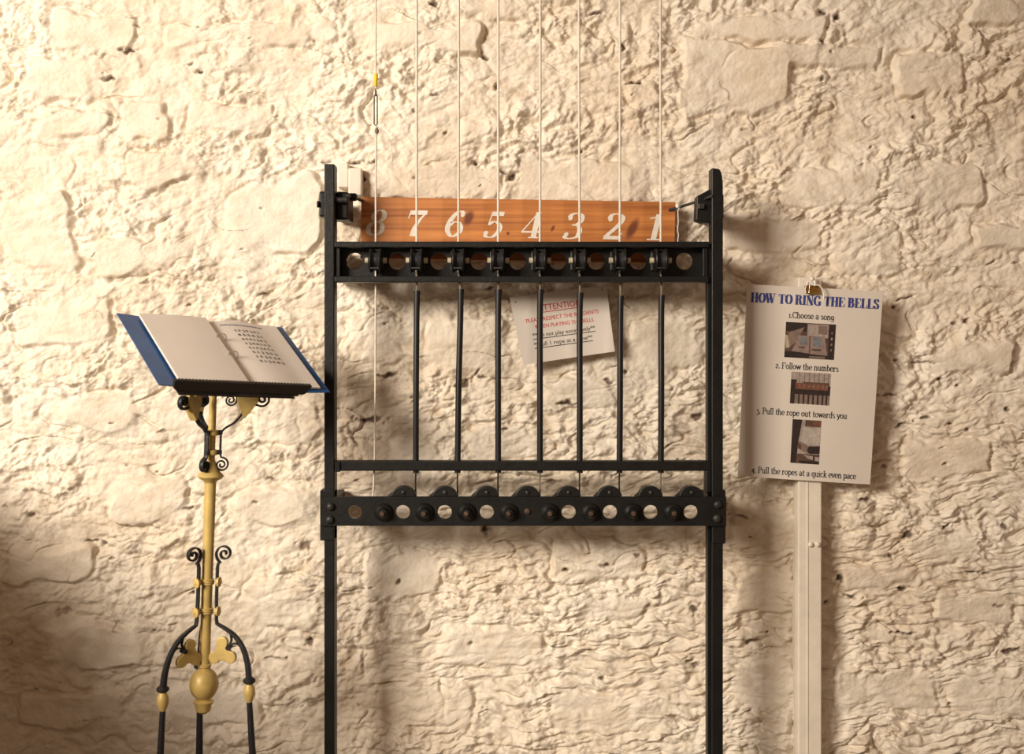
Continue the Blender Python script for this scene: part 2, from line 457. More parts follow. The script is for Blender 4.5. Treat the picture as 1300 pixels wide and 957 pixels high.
for (px, py, a, b, ang, dep) in PITS:
    cx, cz = px2w(px, py)
    a = a * D / F; b = b * D / F * .8; R_ = max(a, b) * 3 + .01
    i0, i1 = np.searchsorted(xs, [cx - R_, cx + R_]); j0, j1 = np.searchsorted(zs, [cz - R_, cz + R_])
    if i1 - i0 < 2 or j1 - j0 < 2: continue
    sl = (slice(j0, j1), slice(i0, i1))
    x = X[sl] - cx; z = Z[sl] - cz
    t = math.radians(-ang)
    lx = (x * math.cos(t) + z * math.sin(t)); lz = (-x * math.sin(t) + z * math.cos(t))
    lz = lz + (.9 * b + .0015) * perlin(X[sl] * 45, Z[sl] * 45, 60)
    q = (lx / a) ** 2 + (lz / b) ** 2
    q = q * (1 + .9 * perlin(X[sl] * 70, Z[sl] * 70, 61))
    h[sl] -= dep / 1000 * np.exp(-q ** 2 * .7)
    bare[sl] = np.maximum(bare[sl], sstep(1.15, .25, q) * min(1, dep / 13))
# brown blots: damp bottom left, rust under the rack, shade painted beside the frame
stain_shade = np.zeros_like(h)
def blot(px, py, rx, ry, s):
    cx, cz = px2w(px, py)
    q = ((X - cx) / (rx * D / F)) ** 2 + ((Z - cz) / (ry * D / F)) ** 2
    np.maximum(stain_shade, s * np.exp(-q) * np.clip(.6 + .9 * perlin(X * 14, Z * 20, 70), 0, 1.2), out=stain_shade)
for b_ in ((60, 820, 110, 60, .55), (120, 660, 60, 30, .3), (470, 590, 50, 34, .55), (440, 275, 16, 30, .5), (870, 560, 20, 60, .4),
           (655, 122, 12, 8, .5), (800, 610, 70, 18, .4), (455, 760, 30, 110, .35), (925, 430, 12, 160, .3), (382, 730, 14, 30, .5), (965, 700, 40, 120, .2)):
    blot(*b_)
stain_shade = np.clip(stain_shade, 0, 1)

h = h - .022
nz_, nx_ = X.shape
VERT = np.stack([X, -h, Z], -1).reshape(-1, 3)
gz_, gx_ = np.gradient(h, zs, xs)
NRM = np.stack([-gx_, -np.ones_like(h), -gz_], -1).reshape(-1, 3)
NRM /= np.linalg.norm(NRM, axis=1, keepdims=True)
idx = np.arange(nz_ * nx_).reshape(nz_, nx_)
Q = np.stack([idx[:-1, :-1], idx[:-1, 1:], idx[1:, 1:], idx[1:, :-1]], -1).reshape(-1, 4)
QS = SID[:-1, :-1].reshape(-1)
bare_f = np.clip(bare, 0, 1).reshape(-1).astype(np.float32); stain_shade_f = stain_shade.reshape(-1).astype(np.float32)

def grid_mesh(name, quads, parent=None, skirt=0.0):
    used, inv = np.unique(quads, return_inverse=True)
    q = inv.reshape(-1, 4)
    v = VERT[used]; nv = len(v); nr = NRM[used]
    ba = bare_f[used]; st = stain_shade_f[used]
    if skirt:
        e = np.concatenate([q[:, [0, 1]], q[:, [1, 2]], q[:, [2, 3]], q[:, [3, 0]]])
        key = np.sort(e, 1); kk = key[:, 0].astype(np.int64) * nv + key[:, 1]
        _, first, cnt = np.unique(kk, return_index=True, return_counts=True)
        be = e[first[cnt == 1]]
        nb = len(be)
        f0 = v[be[:, 0]]; f1 = v[be[:, 1]]
        back = np.array([0, skirt, 0])
        v = np.concatenate([v, f0, f1, f1 + back, f0 + back])
        a = nv + np.arange(nb)
        q = np.concatenate([q, np.stack([a + nb, a, a + 3 * nb, a + 2 * nb], 1)])
        d = f1 - f0; sn = np.stack([d[:, 2], np.zeros(nb), -d[:, 0]], 1)
        sn /= np.linalg.norm(sn, axis=1, keepdims=True) + 1e-9
        nr = np.concatenate([nr] + [sn] * 4)
        ba = np.concatenate([ba, np.tile(np.zeros(nb, np.float32), 4)]); st = np.concatenate([st, np.zeros(4 * nb, np.float32)])
    me = bpy.data.meshes.new(name)
    me.vertices.add(len(v)); me.vertices.foreach_set('co', v.astype(np.float32).ravel())
    me.loops.add(len(q) * 4); me.loops.foreach_set('vertex_index', q.astype(np.int32).ravel())
    me.polygons.add(len(q)); me.polygons.foreach_set('loop_start', np.arange(0, len(q) * 4, 4, dtype=np.int32))
    me.polygons.foreach_set('loop_total', np.full(len(q), 4, np.int32))
    for nm, arr in (('bare', ba), ('stain_shade', st)):
        at = me.attributes.new(nm, 'FLOAT', 'POINT'); at.data.foreach_set('value', arr)
    me.update(calc_edges=True)
    me.shade_smooth()
    me.normals_split_custom_set_from_vertices(nr.astype(np.float32))
    me.materials.append(M_wall)
    o = bpy.data.objects.new(name, me); COL.objects.link(o); o.parent = parent
    return o

wall = grid_mesh('wall_back', Q[QS < 0])
tag(wall, 'rough whitewashed rubble stone wall behind everything', kind='structure')
for i in range(len(STONES)):
    q = Q[QS == i]
    if len(q) > 12:
        grid_mesh('stone', q, wall, .03)

# floor and the side wall with the daylight window opening (left of the frame)
b = MB(); b.box(-2.1, 2.5, -4.6, .02, -.06, 0)
tag(b.build('floor', M_floor), kind='structure')
b = MB(); SX = -1.92; SB = -2.10
sill = H - .27; head = 3.25; ya, yb = -.22, -3.9
b.box(SB, SX, yb, ya, 0, sill)
b.box(SB, SX, ya, .03, 0, 3.6)
b.box(SB, SX, -4.6, yb, 0, 3.6)
b.box(SB, SX, yb, ya, head, 3.6)
tag(b.build('wall_left', M_plaster), kind='structure')
b = MB(); b.box(SB - .02, SX + .03, yb, ya, sill, sill + .03)
tag(b.build('window_1', M_wpaint), 'window opening with painted sill in the side wall', kind='structure')

# ------------------------------------------------------------------ stroke lettering
def V_(x, a=0, b=1, s=.13, top=1, bot=1):
    r = [('l', [(x, a), (x, b)])]
    if bot: r.append(('s', x, a, s))
    if top: r.append(('s', x, b, s))
    return r
def E_(cx, cy, rx, ry):
    return [('o', [(cx + rx * math.cos(t * math.pi / 6), cy + ry * math.sin(t * math.pi / 6)) for t in range(12)])]
xh = .66
G = {
 'H': (.92, V_(.2) + V_(.7) + [('l', [(.2, .52), (.7, .52)])]),
 'O': (.86, E_(.43, .5, .32, .48)),
 'W': (1.2, [('t', [(.1, 1), (.36, 0)]), ('h', [(.36, 0), (.58, 1)]), ('t', [(.52, 1), (.80, 0)]), ('h', [(.80, 0), (1.06, 1)]), ('s', .1, 1, .13), ('s', .55, 1, .13), ('s', 1.06, 1, .12)]),
 'T': (.84, V_(.42, top=0) + [('l', [(.05, .98), (.79, .98)]), ('h', [(.06, 1), (.04, .74)]), ('h', [(.78, 1), (.80, .74)])]),
 'R': (.88, V_(.2) + [('c', [(.2, .98), (.48, .98), (.62, .76), (.48, .53), (.2, .52)]), ('c', [(.42, .52), (.58, .42), (.64, .12), (.74, .02), (.84, .08)])]),
 'I': (.46, V_(.23)),
 'N': (.92, [('h', [(.16, 0), (.16, 1)]), ('t', [(.16, 1), (.72, 0)]), ('h', [(.72, 0), (.72, 1)]), ('s', .16, 0, .12), ('s', .1, 1, .1), ('s', .72, 1, .12)]),
 'G': (.90, [('c', [(.70, .76), (.6, .94), (.43, .99), (.18, .82), (.1, .5), (.18, .18), (.43, .01), (.6, .06), (.70, .2)]), ('l', [(.70, 0), (.70, .40)]), ('s', .70, .42, .14), ('h', [(.71, 1), (.70, .7)])]),
 'E': (.80, V_(.2, s=.12) + [('l', [(.2, .98), (.70, .98)]), ('l', [(.2, .52), (.48, .52)]), ('l', [(.2, .02), (.72, .02)]), ('h', [(.69, 1), (.71, .72)]), ('h', [(.71, 0), (.74, .3)]), ('h', [(.48, .65), (.48, .39)])]),
 'B': (.84, V_(.2, s=.12) + [('c', [(.2, .98), (.46, .98), (.58, .76), (.46, .54), (.2, .53)]), ('c', [(.2, .53), (.5, .53), (.66, .28), (.5, .02), (.2, .02)])]),
 'L': (.76, V_(.2) + [('l', [(.2, .02), (.70, .02)]), ('h', [(.69, 0), (.72, .34)])]),
 'S': (.68, [('c', [(.55, .76), (.46, .94), (.32, .99), (.15, .9), (.14, .7), (.32, .54), (.5, .40), (.55, .22), (.45, .05), (.3, .01), (.16, .07), (.1, .26)]), ('h', [(.56, 1), (.55, .72)]), ('h', [(.1, 0), (.1, .3)])]),
 'C': (.80, [('c', [(.68, .74), (.58, .94), (.42, .99), (.18, .82), (.1, .5), (.18, .18), (.42, .01), (.6, .06), (.70, .22)]), ('l', [(.68, .98), (.68, .72)])]),
 'F': (.72, V_(.18) + [('l', [(.18, .98), (.66, .98)]), ('l', [(.18, .52), (.5, .52)]), ('l', [(.66, .98), (.66, .76)])]),
 'P': (.74, V_(.18) + [('c', [(.18, .98), (.46, .98), (.62, .76), (.46, .5), (.18, .48)])]),
 'a': (.60, [('c', [(.1, .54), (.25, .66), (.42, .6), (.46, .45), (.46, .1), (.58, .02)]), ('c', [(.46, .38), (.2, .34), (.08, .18), (.16, .02), (.3, .02), (.46, .16)])]),
 'b': (.64, V_(.14, 0, 1, .08, 1, 0) + [('c', [(.14, .5), (.32, .66), (.52, .52), (.54, .33), (.52, .14), (.32, 0), (.14, .14)])]),
 'c': (.58, [('c', [(.5, .52), (.34, .66), (.14, .56), (.08, .33), (.14, .1), (.32, 0), (.52, .12)])]),
 'd': (.66, V_(.5, 0, 1, .08) + [('c', [(.5, .5), (.32, .66), (.12, .52), (.1, .33), (.12, .14), (.32, 0), (.5, .14)])]),
 'e': (.60, [('c', [(.1, .36), (.52, .37), (.5, .54), (.32, .66), (.14, .56), (.08, .33), (.14, .1), (.32, 0), (.52, .12)])]),
 'f': (.42, [('c', [(.46, .94), (.34, 1), (.22, .88), (.2, .7), (.2, 0)]), ('l', [(.05, .64), (.4, .64)]), ('s', .2, 0, .12)]),
 'g': (.62, E_(.28, .35, .2, .28) + [('c', [(.5, .64), (.5, .2), (.5, -.1), (.38, -.28), (.2, -.28), (.08, -.18)])]),
 'h': (.68, V_(.14, 0, 1, .1) + [('c', [(.14, .46), (.3, .66), (.46, .6), (.52, .42), (.52, 0)]), ('s', .52, 0, .1)]),
 'i': (.32, V_(.16, 0, .64, .1) + [('d', .16, .88, .07)]),
 'k': (.62, V_(.14, 0, 1, .1) + [('l', [(.14, .25), (.48, .64)]), ('l', [(.26, .38), (.54, 0)]), ('s', .54, 0, .1), ('s', .48, .64, .1)]),
 'l': (.32, V_(.16, 0, 1, .1)),
 'm': (.98, V_(.14, 0, .64, .1) + [('c', [(.14, .46), (.28, .66), (.42, .6), (.48, .42), (.48, 0)]), ('c', [(.48, .46), (.62, .66), (.76, .6), (.82, .42), (.82, 0)]), ('s', .48, 0, .1), ('s', .82, 0, .1)]),
 'n': (.68, V_(.14, 0, .64, .1) + [('c', [(.14, .46), (.3, .66), (.46, .6), (.52, .42), (.52, 0)]), ('s', .52, 0, .1)]),
 'o': (.64, E_(.32, .33, .23, .32)),
 'p': (.64, V_(.14, -.3, .64, .1) + [('c', [(.14, .5), (.32, .66), (.52, .52), (.54, .33), (.52, .14), (.32, 0), (.14, .14)])]),
 'q': (.66, V_(.5, -.3, .64, .1) + [('c', [(.5, .5), (.32, .66), (.12, .52), (.1, .33), (.12, .14), (.32, 0), (.5, .14)])]),
 'r': (.48, V_(.14, 0, .64, .12) + [('c', [(.14, .42), (.28, .62), (.44, .6)])]),
 's': (.50, [('c', [(.42, .52), (.26, .65), (.1, .55), (.14, .4), (.38, .28), (.44, .14), (.3, .01), (.08, .1)])]),
 't': (.44, [('c', [(.2, .9), (.2, .5), (.2, .14), (.3, 0), (.42, .06)]), ('l', [(.05, .64), (.4, .64)])]),
 'u': (.68, [('c', [(.14, .64), (.14, .16), (.28, 0), (.44, .08), (.5, .2)]), ('s', .1, .64, .08)] + V_(.5, 0, .64, .08)),
 'v': (.60, [('l', [(.06, .64), (.3, 0)]), ('l', [(.3, 0), (.54, .64)]), ('s', .06, .64, .1), ('s', .54, .64, .1)]),
 'w': (.88, [('l', [(.06, .64), (.26, 0)]), ('l', [(.26, 0), (.44, .64)]), ('l', [(.44, .64), (.62, 0)]), ('l', [(.62, 0), (.82, .64)]), ('s', .06, .64, .1), ('s', .82, .64, .1)]),
 'y': (.60, [('l', [(.06, .64), (.32, .02)]), ('c', [(.54, .64), (.32, .02), (.22, -.22), (.06, -.26)]), ('s', .06, .64, .1), ('s', .54, .64, .1)]),
 '1': (.40, V_(.2, 0, .66, .12, 0) + [('l', [(.2, .66), (.06, .56)])]),
 '2': (.56, [('c', [(.08, .5), (.24, .68), (.44, .56), (.38, .36), (.06, .02)]), ('l', [(.06, .02), (.48, .02)])]),
 '3': (.54, [('l', [(.08, .64), (.44, .64)]), ('l', [(.44, .64), (.24, .38)]), ('c', [(.24, .38), (.46, .26), (.42, -.1), (.24, -.2), (.06, -.12)])]),
 '4': (.58, [('l', [(.36, .66), (.04, .12)]), ('l', [(.04, .1), (.52, .1)]), ('l', [(.36, .66), (.36, -.2)])]),
 '5': (.54, [('l', [(.12, .64), (.44, .64)]), ('l', [(.12, .64), (.1, .36)]), ('c', [(.1, .36), (.34, .4), (.44, .2), (.3, .0), (.06, .06)])]),
 '6': (.56, [('c', [(.42, .66), (.16, .5), (.08, .2), (.26, 0), (.46, .16), (.36, .36), (.1, .24)])]),
 '7': (.54, [('l', [(.06, .64), (.46, .64)]), ('l', [(.46, .64), (.2, 0)])]),
 '8': (.56, E_(.28, .5, .14, .15) + E_(.28, .17, .19, .17)),
 '.': (.24, [('d', .12, .06, .10)]), ' ': (.34, []),
}
def ribbon(mb, pts, wf, T, z, taper=False):
    """pts 2D centreline, wf(tx,ty)->width, or pts carry their own widths as third value"""
    n = len(pts); L_, R_ = [], []
    for i, p in enumerate(pts):
        a = pts[max(i - 1, 0)]; c = pts[min(i + 1, n - 1)]
        tx, ty = c[0] - a[0], c[1] - a[1]
        l = math.hypot(tx, ty) or 1
        tx /= l; ty /= l
        w = (p[2] if len(p) > 2 else wf(tx, ty)) / 2
        L_.append(T(p[0] - ty * w, p[1] + tx * w, z)); R_.append(T(p[0] + ty * w, p[1] - tx * w, z))
    mb.add(L_ + R_, [(i, i + 1, n + i + 1, n + i) for i in range(n - 1)])
def disc(mb, x, y, r, T, z, seg=14):
    mb.add([T(x + r * math.cos(2 * math.pi * k / seg), y + r * math.sin(2 * math.pi * k / seg), z) for k in range(seg)], [tuple(range(seg))])
def text_adv(t, track=0):
    return sum(G[c][0] + track for c in t)
def write(mb, text, T, thick, thin, x0, x1, base, size):
    """lettering between x0 and x1 on the baseline; T maps sheet coordinates to world"""
    sx = (x1 - x0) / text_adv(text)
    x = x0; zz = [0]
    def wf(tx, ty): return thin + (thick - thin) * abs(ty) ** 1.4
    for c in text:
        adv, strokes = G[c]
        TT = lambda u, v, z, x=x: T(x + u * sx, base + v * size, z)
        for k, s in enumerate(strokes):
            z = (k % 4) * .00005
            if s[0] == 'c': ribbon(mb, catmull(s[1], 6), wf, TT, z)
            elif s[0] == 'o': ribbon(mb, catmull(s[1], 3, True), wf, TT, z)
            elif s[0] == 'l': ribbon(mb, s[1], wf, TT, z)
            elif s[0] == 't': ribbon(mb, s[1], lambda a, b_: thick, TT, z)
            elif s[0] == 'h': ribbon(mb, s[1], lambda a, b_: thin * 1.3, TT, z)
            elif s[0] == 's': ribbon(mb, [(s[1] - s[3] - thick * .3, s[2]), (s[1] + s[3] + thick * .3, s[2])], lambda a, b_: max(thin, .05), TT, z)
            elif s[0] == 'd': disc(mb, s[1], s[2], s[3], TT, z)
        x += adv * sx

def font_mesh(text):
    """built-in sans lettering as (verts2d, faces, width); cap height about .7"""
    cu = bpy.data.curves.new('lettering', 'FONT'); cu.body = text; cu.size = 1; cu.resolution_u = 3; cu.offset = .006
    ob = bpy.data.objects.new('lettering', cu); COL.objects.link(ob)
    dg = bpy.context.evaluated_depsgraph_get()
    me = bpy.data.meshes.new_from_object(ob.evaluated_get(dg))
    vv = [(v.co.x, v.co.y) for v in me.vertices]; ff = [tuple(p.vertices) for p in me.polygons]
    bpy.data.objects.remove(ob); bpy.data.curves.remove(cu); bpy.data.meshes.remove(me)
    return vv, ff
def write_sans(mb, text, T, x0, x1, base, cap):
    vv, ff = font_mesh(text)
    a = min(v[0] for v in vv); b_ = max(v[0] for v in vv)
    sx = (x1 - x0) / (b_ - a); sy = cap / .70
    mb.add([T(x0 + (v[0] - a) * sx, base + v[1] * sy, 0) for v in vv], ff)

# ------------------------------------------------------------------ number board
YB = -.055
bang = math.radians(-.95)
c0 = P(657.5, 292, YB)
nb = empty('number_board', c0, 'long varnished pine board painted with white numbers 8 to 1', 'board')
bx_ = Vector((math.cos(bang), 0, math.sin(bang))); bz_ = Vector((-math.sin(bang), 0, math.cos(bang)))
px_ = (D + YB) / F
b = MB(); b.obox(c0 + Vector((0, .011, 0)), bx_ * 199.5 * px_, Vector((0, .011, 0)), bz_ * 39 * px_)
b.build('plank', M_pine, nb, bevel=.0015)
DIG = {
 '8': [('o', [(.38 + .19 * math.cos(t * math.pi / 6), .76 + .22 * math.sin(t * math.pi / 6)) for t in range(12)]), ('o', [(.35 + .25 * math.cos(t * math.pi / 6), .27 + .255 * math.sin(t * math.pi / 6)) for t in range(12)])],
 '7': [('w', [(.04, .91, .17), (.66, .91, .17)]), ('w', [(.06, .98, .05), (.02, .68, .04)]), ('W', [(.62, .9, .06), (.44, .62, .10), (.33, .3, .18), (.31, 0, .22)])],
 '6': [('c', [(.58, .86), (.46, .985), (.28, .88), (.12, .56), (.12, .24), (.32, .02), (.54, .15), (.57, .36), (.45, .55), (.28, .56), (.16, .46)]), ('d', .54, .84, .075), ('d', .15, .47, .075)],
 '5': [('w', [(.17, .915, .16), (.62, .915, .16)]), ('w', [(.19, .97, .045), (.14, .48, .045)]), ('c', [(.14, .5), (.34, .61), (.54, .48), (.56, .24), (.38, .03), (.18, .02), (.06, .12)]), ('d', .11, .17, .085)],
 '4': [('w', [(.46, 1, .05), (.0, .25, .05)]), ('w', [(-.02, .24, .07), (.66, .24, .07)]), ('w', [(.46, 1, .20), (.46, 0, .20)]), ('w', [(.28, .025, .05), (.64, .025, .05)])],
 '3': [('c', [(.08, .8), (.18, .94), (.36, .985), (.53, .88), (.53, .68), (.4, .56), (.24, .53)]), ('c', [(.24, .53), (.46, .5), (.57, .32), (.52, .1), (.32, .015), (.13, .03), (.05, .14)]), ('d', .13, .79, .08), ('d', .11, .17, .085)],
 '2': [('c', [(.08, .78), (.16, .94), (.34, .985), (.54, .88), (.54, .68), (.36, .42), (.06, .08)]), ('w', [(.02, .07, .14), (.62, .07, .14)]), ('w', [(.6, .05, .04), (.66, .26, .04)]), ('d', .13, .77, .08)],
 '1': [('w', [(.36, 1, .20), (.36, 0, .20)]), ('w', [(.38, .98, .06), (.22, .86, .05), (.06, .84, .05)]), ('w', [(.12, .025, .05), (.62, .025, .05)])],
}
for ch, cxp in zip('87654321', (477.5, 528, 577.5, 627, 676, 729, 780, 832)):
    mb = MB()
    hgt = 33 * px_
    ctr = P(cxp, 285.5 + (cxp - 657.5) * .0166, YB)
    def T(u, v, z): 
        uu = (u - .33) * hgt * 1.05 + (v - .5) * hgt * .22
        return ctr + bx_ * uu + bz_ * (v - .5) * hgt + Vector((0, -.0006 - z, 0))
    wf = lambda tx, ty: .04 + .15 * abs(ty) ** 1.5
    for k, s in enumerate(DIG[ch]):
        z = k * .00006
        if s[0] == 'c': ribbon(mb, catmull(s[1], 8), wf, T, z)
        elif s[0] == 'o': ribbon(mb, catmull(s[1], 4, True), wf, T, z)
        elif s[0] == 'w': ribbon(mb, s[1], None, T, z)
        elif s[0] == 'W': ribbon(mb, catmull(s[1], 6), None, T, z)
        elif s[0] == 'd': disc(mb, s[1], s[2], s[3], T, z)
    mb.build('painted_digit', M_digit_worn if ch == '8' else M_digit, nb)

# ------------------------------------------------------------------ chiming frame
YF = -.227; YBK = -.172           # front and back of the uprights
fr = empty('bell_chime_frame', (P(650, 434, YF).x, -.2, 0), 'tall black iron chiming frame with pulleys and rope bars against the wall', 'frame')
def X_(px, y=YF): return P(px, 434, y).x
def Z_(py, y=YF): return P(650, py, y).z
# uprights
b = MB()
b.box(X_(411.5), X_(424.5), YF, YBK, 0, Z_(208))
b.build('upright', M_iron, fr, bevel=.003)
b = MB(); x0, x1 = X_(903.5), X_(918)
prof = [(x0, 0), (x1, 0), (x1, Z_(236))] 
for k in range(1, 9):
    a = k / 8 * math.pi / 2
    prof.append((x1 - .014 * (1 - math.cos(a)) , Z_(236) + (Z_(214) - Z_(236)) * math.sin(a)))
prof += [(x0, Z_(213))]
b.prism([(x, YF, z) for x, z in prof], (0, YBK - YF, 0))
b.build('upright', M_iron, fr, bevel=.003)
# thickened collars where the lower beam is riveted on
for (xa, xb, za, zb) in ((406.5, 424.5, 622, 686), (903.5, 921, 622, 690)):
    b = MB(); b.box(X_(xa), X_(xb), YF - .004, YBK - .004, Z_(zb), Z_(za)); b.build('collar', M_iron, fr, bevel=.003)
# unseen blocks added behind the uprights to shade the wall and beam holes
for (xa, xb, za, zb) in ((412.5, 423.5, 310, 354), (412.5, 423.5, 634, 664), (904.5, 917, 634, 664)):
    b = MB(); b.box(X_(xa), X_(xb), YBK - .005, .0, Z_(zb), Z_(za)); b.build('shade_block', M_iron, fr, bevel=.003)
# inner angle of the right upright, lit from the window
b = MB(); b.box(X_(899.5), X_(903.5), YF + .016, YBK, 0, Z_(309)); b.build('angle_strip', M_iron, fr, bevel=.001)
# wall brackets with bolts
b = MB(); b.box(X_(403), X_(412), YBK - .03, YBK + .03, Z_(274), Z_(241)); b.box(X_(424), X_(440), YBK - .02, YBK + .09, Z_(277), Z_(241))
b.box(X_(412), X_(426), YBK + .02, .0, Z_(272), Z_(245)); b.box(X_(426), X_(448), YBK + .03, YBK + .05, Z_(250), Z_(240)); b.build('wall_bracket', M_iron, fr, bevel=.006)
b = MB(); b.cyl((X_(424), YBK - .035, Z_(253)), (X_(439), YBK - .035, Z_(253)), .008); b.build('bolt', M_iron_worn, fr, 40)
b = MB(); b.cyl((X_(403), YBK - .03, Z_(258)), (X_(401), YBK - .03, Z_(258)), .010); b.build('bolt', M_iron, fr, 40)
b = MB()
bp = [(905, 237), (897, 242), (887, 247), (886, 278), (895, 281), (905, 281)]
b.prism([(X_(x), YBK - .022, Z_(z)) for x, z in bp], (0, .05, 0)); b.box(X_(905), X_(916), YBK - .01, 0, Z_(275), Z_(250)); b.build('wall_bracket', M_iron, fr, bevel=.003)
b = MB(); b.box(X_(888), X_(896), YBK - .035, YBK - .02, Z_(264), Z_(257)); b.build('bolt', M_iron_worn, fr, bevel=.002)
b = MB(); b.box(X_(917), X_(920), YBK - .04, YBK, Z_(276), Z_(246)); b.build('bolt_plate', M_iron, fr, bevel=.002)
# top channel beam: web with holes, two flanges
holes = [450, 504, 557, 608, 657, 708, 757, 810, 869]
pul = [477, 529, 582, 632.5, 685.5, 736, 787, 839]
YW = -.178
b = MB()
xl, xr = X_(424.5), X_(900)
edges = [xl] + [X_(p, YW) for p in pul] + [xr]
for i, hx in enumerate(holes):
    b.holed(edges[i], edges[i + 1], Z_(357), Z_(308), YW, YW + .012, X_(hx, YW), Z_(331.5, YW), 10.8 * (D + YW) / F)
b.build('web_plate', M_iron, fr)
b = MB(); b.box(xl, xr, YF, -.062, Z_(314), Z_(306.5)); b.build('top_flange', M_iron, fr, bevel=.002)  # rear part is an added shelf that shades the holes
b = MB(); b.box(xl, xr, YF, YW + .012, Z_(358), Z_(350.5)); b.build('bottom_flange', M_iron, fr, bevel=.002)
for (xa, xb) in ((424.5, 431), (893, 899.5)):
    b = MB(); b.box(X_(xa), X_(xb), YF + .01, YW, Z_(351), Z_(314)); b.build('end_angle', M_iron, fr, bevel=.002)
# pulleys
pz = Z_(330.5)
for p in pul:
    cx = X_(p); cy = YF + .004
    b = MB()
    b.box(cx - .024, cx + .020, YW - .010, YW, Z_(342), Z_(315))                  # mounting plate
    b.box(cx - .018, cx + .018, YW - .03, YW - .012, Z_(318.5), Z_(315))          # upper guide
    pb = b.build('pulley_bracket', M_iron_worn, fr, bevel=.002)
    for s in (-1, 1):
        c = MB()
        c.lathe((cx + s * .0095, cy, pz), (s, 0, 0), [(0, .030), (.0015, .034), (.004, .0355), (.007, .034), (.0095, .029), (.011, .02)], 36)
        c.box(min(cx + s * .011, cx + s * .018), max(cx + s * .011, cx + s * .018), cy, YW, pz - .018, pz + .026)
        c.build('cheek', M_iron, pb, 35)
    c = MB(); c.lathe((cx - .0095, cy, pz), (1, 0, 0), [(0, .030), (.0065, .024), (.0125, .024), (.019, .030)], 32); c.build('sheave', M_tie, pb, 40)
    c = MB(); c.cyl((cx - .031, cy, pz), (cx + .031, cy, pz), .0085); c.build('axle', M_axle, pb, 40)
    c = MB(); c.box(cx - .012, cx + .012, cy - .036, cy - .028, Z_(342), Z_(340)); c.build('rope_guard', M_iron_worn, pb, bevel=.001)
# rope bar
b = MB(); b.box(X_(425), X_(903.5), YF + .004, YF + .044, Z_(598), Z_(585.5)); b.build('rope_bar', M_iron, fr, bevel=.003)
b = MB(); b.box(X_(425), X_(432), YF - .001, YF + .03, Z_(599), Z_(586)); b.build('bar_cleat', M_iron, fr, bevel=.002)
b = MB(); b.box(X_(896), X_(903.5), YF + .0, YF + .04, Z_(626), Z_(597)); b.build('bar_cleat', M_iron, fr, bevel=.004)
# lower beam
YL = YF - .016
holes2 = [450.5, 511.5, 564.5, 618, 722, 774.5, 826, 877]
lugs = [512, 564.5, 618, 669.5, 722, 774, 826, 878]
boss = [487, 539, 592.5, 646, 698, 749.5, 803, 854]
b = MB()
xe = [X_(406.5, YL), X_(487, YL), X_(539, YL), X_(592.5, YL), X_(646, YL), X_(698, YL), X_(749.5, YL), X_(803, YL), X_(854, YL), X_(922, YL)]
hl = [450.5, 511.5, 564.5, 618, None, 722, 774.5, 826, 877]
zt, zb = Z_(630.5, YL), Z_(667.5, YL)
for i in range(9):
    if hl[i] is None:
        b.box(xe[i], xe[i + 1], YL, YL + .012, zb, zt)
    else:
        b.holed(xe[i], xe[i + 1], zb, zt, YL, YL + .012, X_(hl[i], YL), Z_(650, YL), 9 * (D + YL) / F)
b.build('beam_plate', M_iron, fr)
b = MB(); b.box(X_(424), X_(904), YL + .012, YL + .085, Z_(640, YL), Z_(637, YL)); b.box(X_(424), X_(904), YL + .012, YL + .045, Z_(667.3, YL), Z_(663, YL)); b.build('beam_flange', M_iron, fr)  # upper flange unseen, set low and deep to shade the holes
for p in lugs:
    cx, cz = X_(p, YL), zt; r = 15.6 * (D + YL) / F
    pts = [(cx + r * math.cos(math.pi * k / 18), YL, cz + r * .85 * math.sin(math.pi * k / 18)) for k in range(19)]
    b = MB(); b.prism(pts, (0, .032, 0))
    lg = b.build('rounded_lug', M_iron, fr, bevel=.0025)
    b = MB(); b.lathe((cx, YL, Z_(625, YL)), (0, -1, 0), [(0, .0055), (.004, .005), (.0055, .002)], 12); b.build('rivet', M_iron_worn, lg, 50)
    b = MB(); b.prism([(cx - r - .012, YL + .0125, zt), (cx - r + .008, YL + .0125, zt), (cx - r + .008, YL + .0125, zt + .018)], (0, .006, 0)); b.build('gusset', M_iron_worn, lg)
for p in boss:
    cx, cz = X_(p, YL), Z_(650, YL); r = 11.5 * (D + YL) / F
    b = MB(); b.lathe((cx, YL, cz), (0, -1, 0), [(0, r), (.006, r), (.010, r * .9), (.015, r * .62), (.018, r * .58), (.026, r * .56), (.030, r * .45)], 28)
    bo = b.build('boss', M_iron, fr, 28)
    b = MB(); b.lathe((cx, YL - .029, cz), (0, -1, 0), [(0, .0075), (.007, .0072), (.009, .005)], 12); b.build('bolt_end', M_rust, bo, 40)
b = MB(); b.lathe((X_(669.5, YL), YL, Z_(649, YL)), (0, -1, 0), [(0, .009), (.005, .008), (.008, .004)], 14); b.build('rivet', M_rust, fr, 40)
for (px, py) in ((420, 643), (419, 659.5), (911, 640.5), (910, 658)):
    b = MB(); b.lathe((X_(px, YL), YL, Z_(py, YL)), (0, -1, 0), [(0, .012), (.006, .0115), (.010, .008), (.0115, .004)], 16); b.build('rivet', M_iron_worn, fr, 50)
# feet
for px in (417.5, 910.5):
    b = MB(); b.box(X_(px) - .06, X_(px) + .06, YF - .05, YBK + .09, 0, .015); b.build('foot_plate', M_iron, fr, bevel=.002)

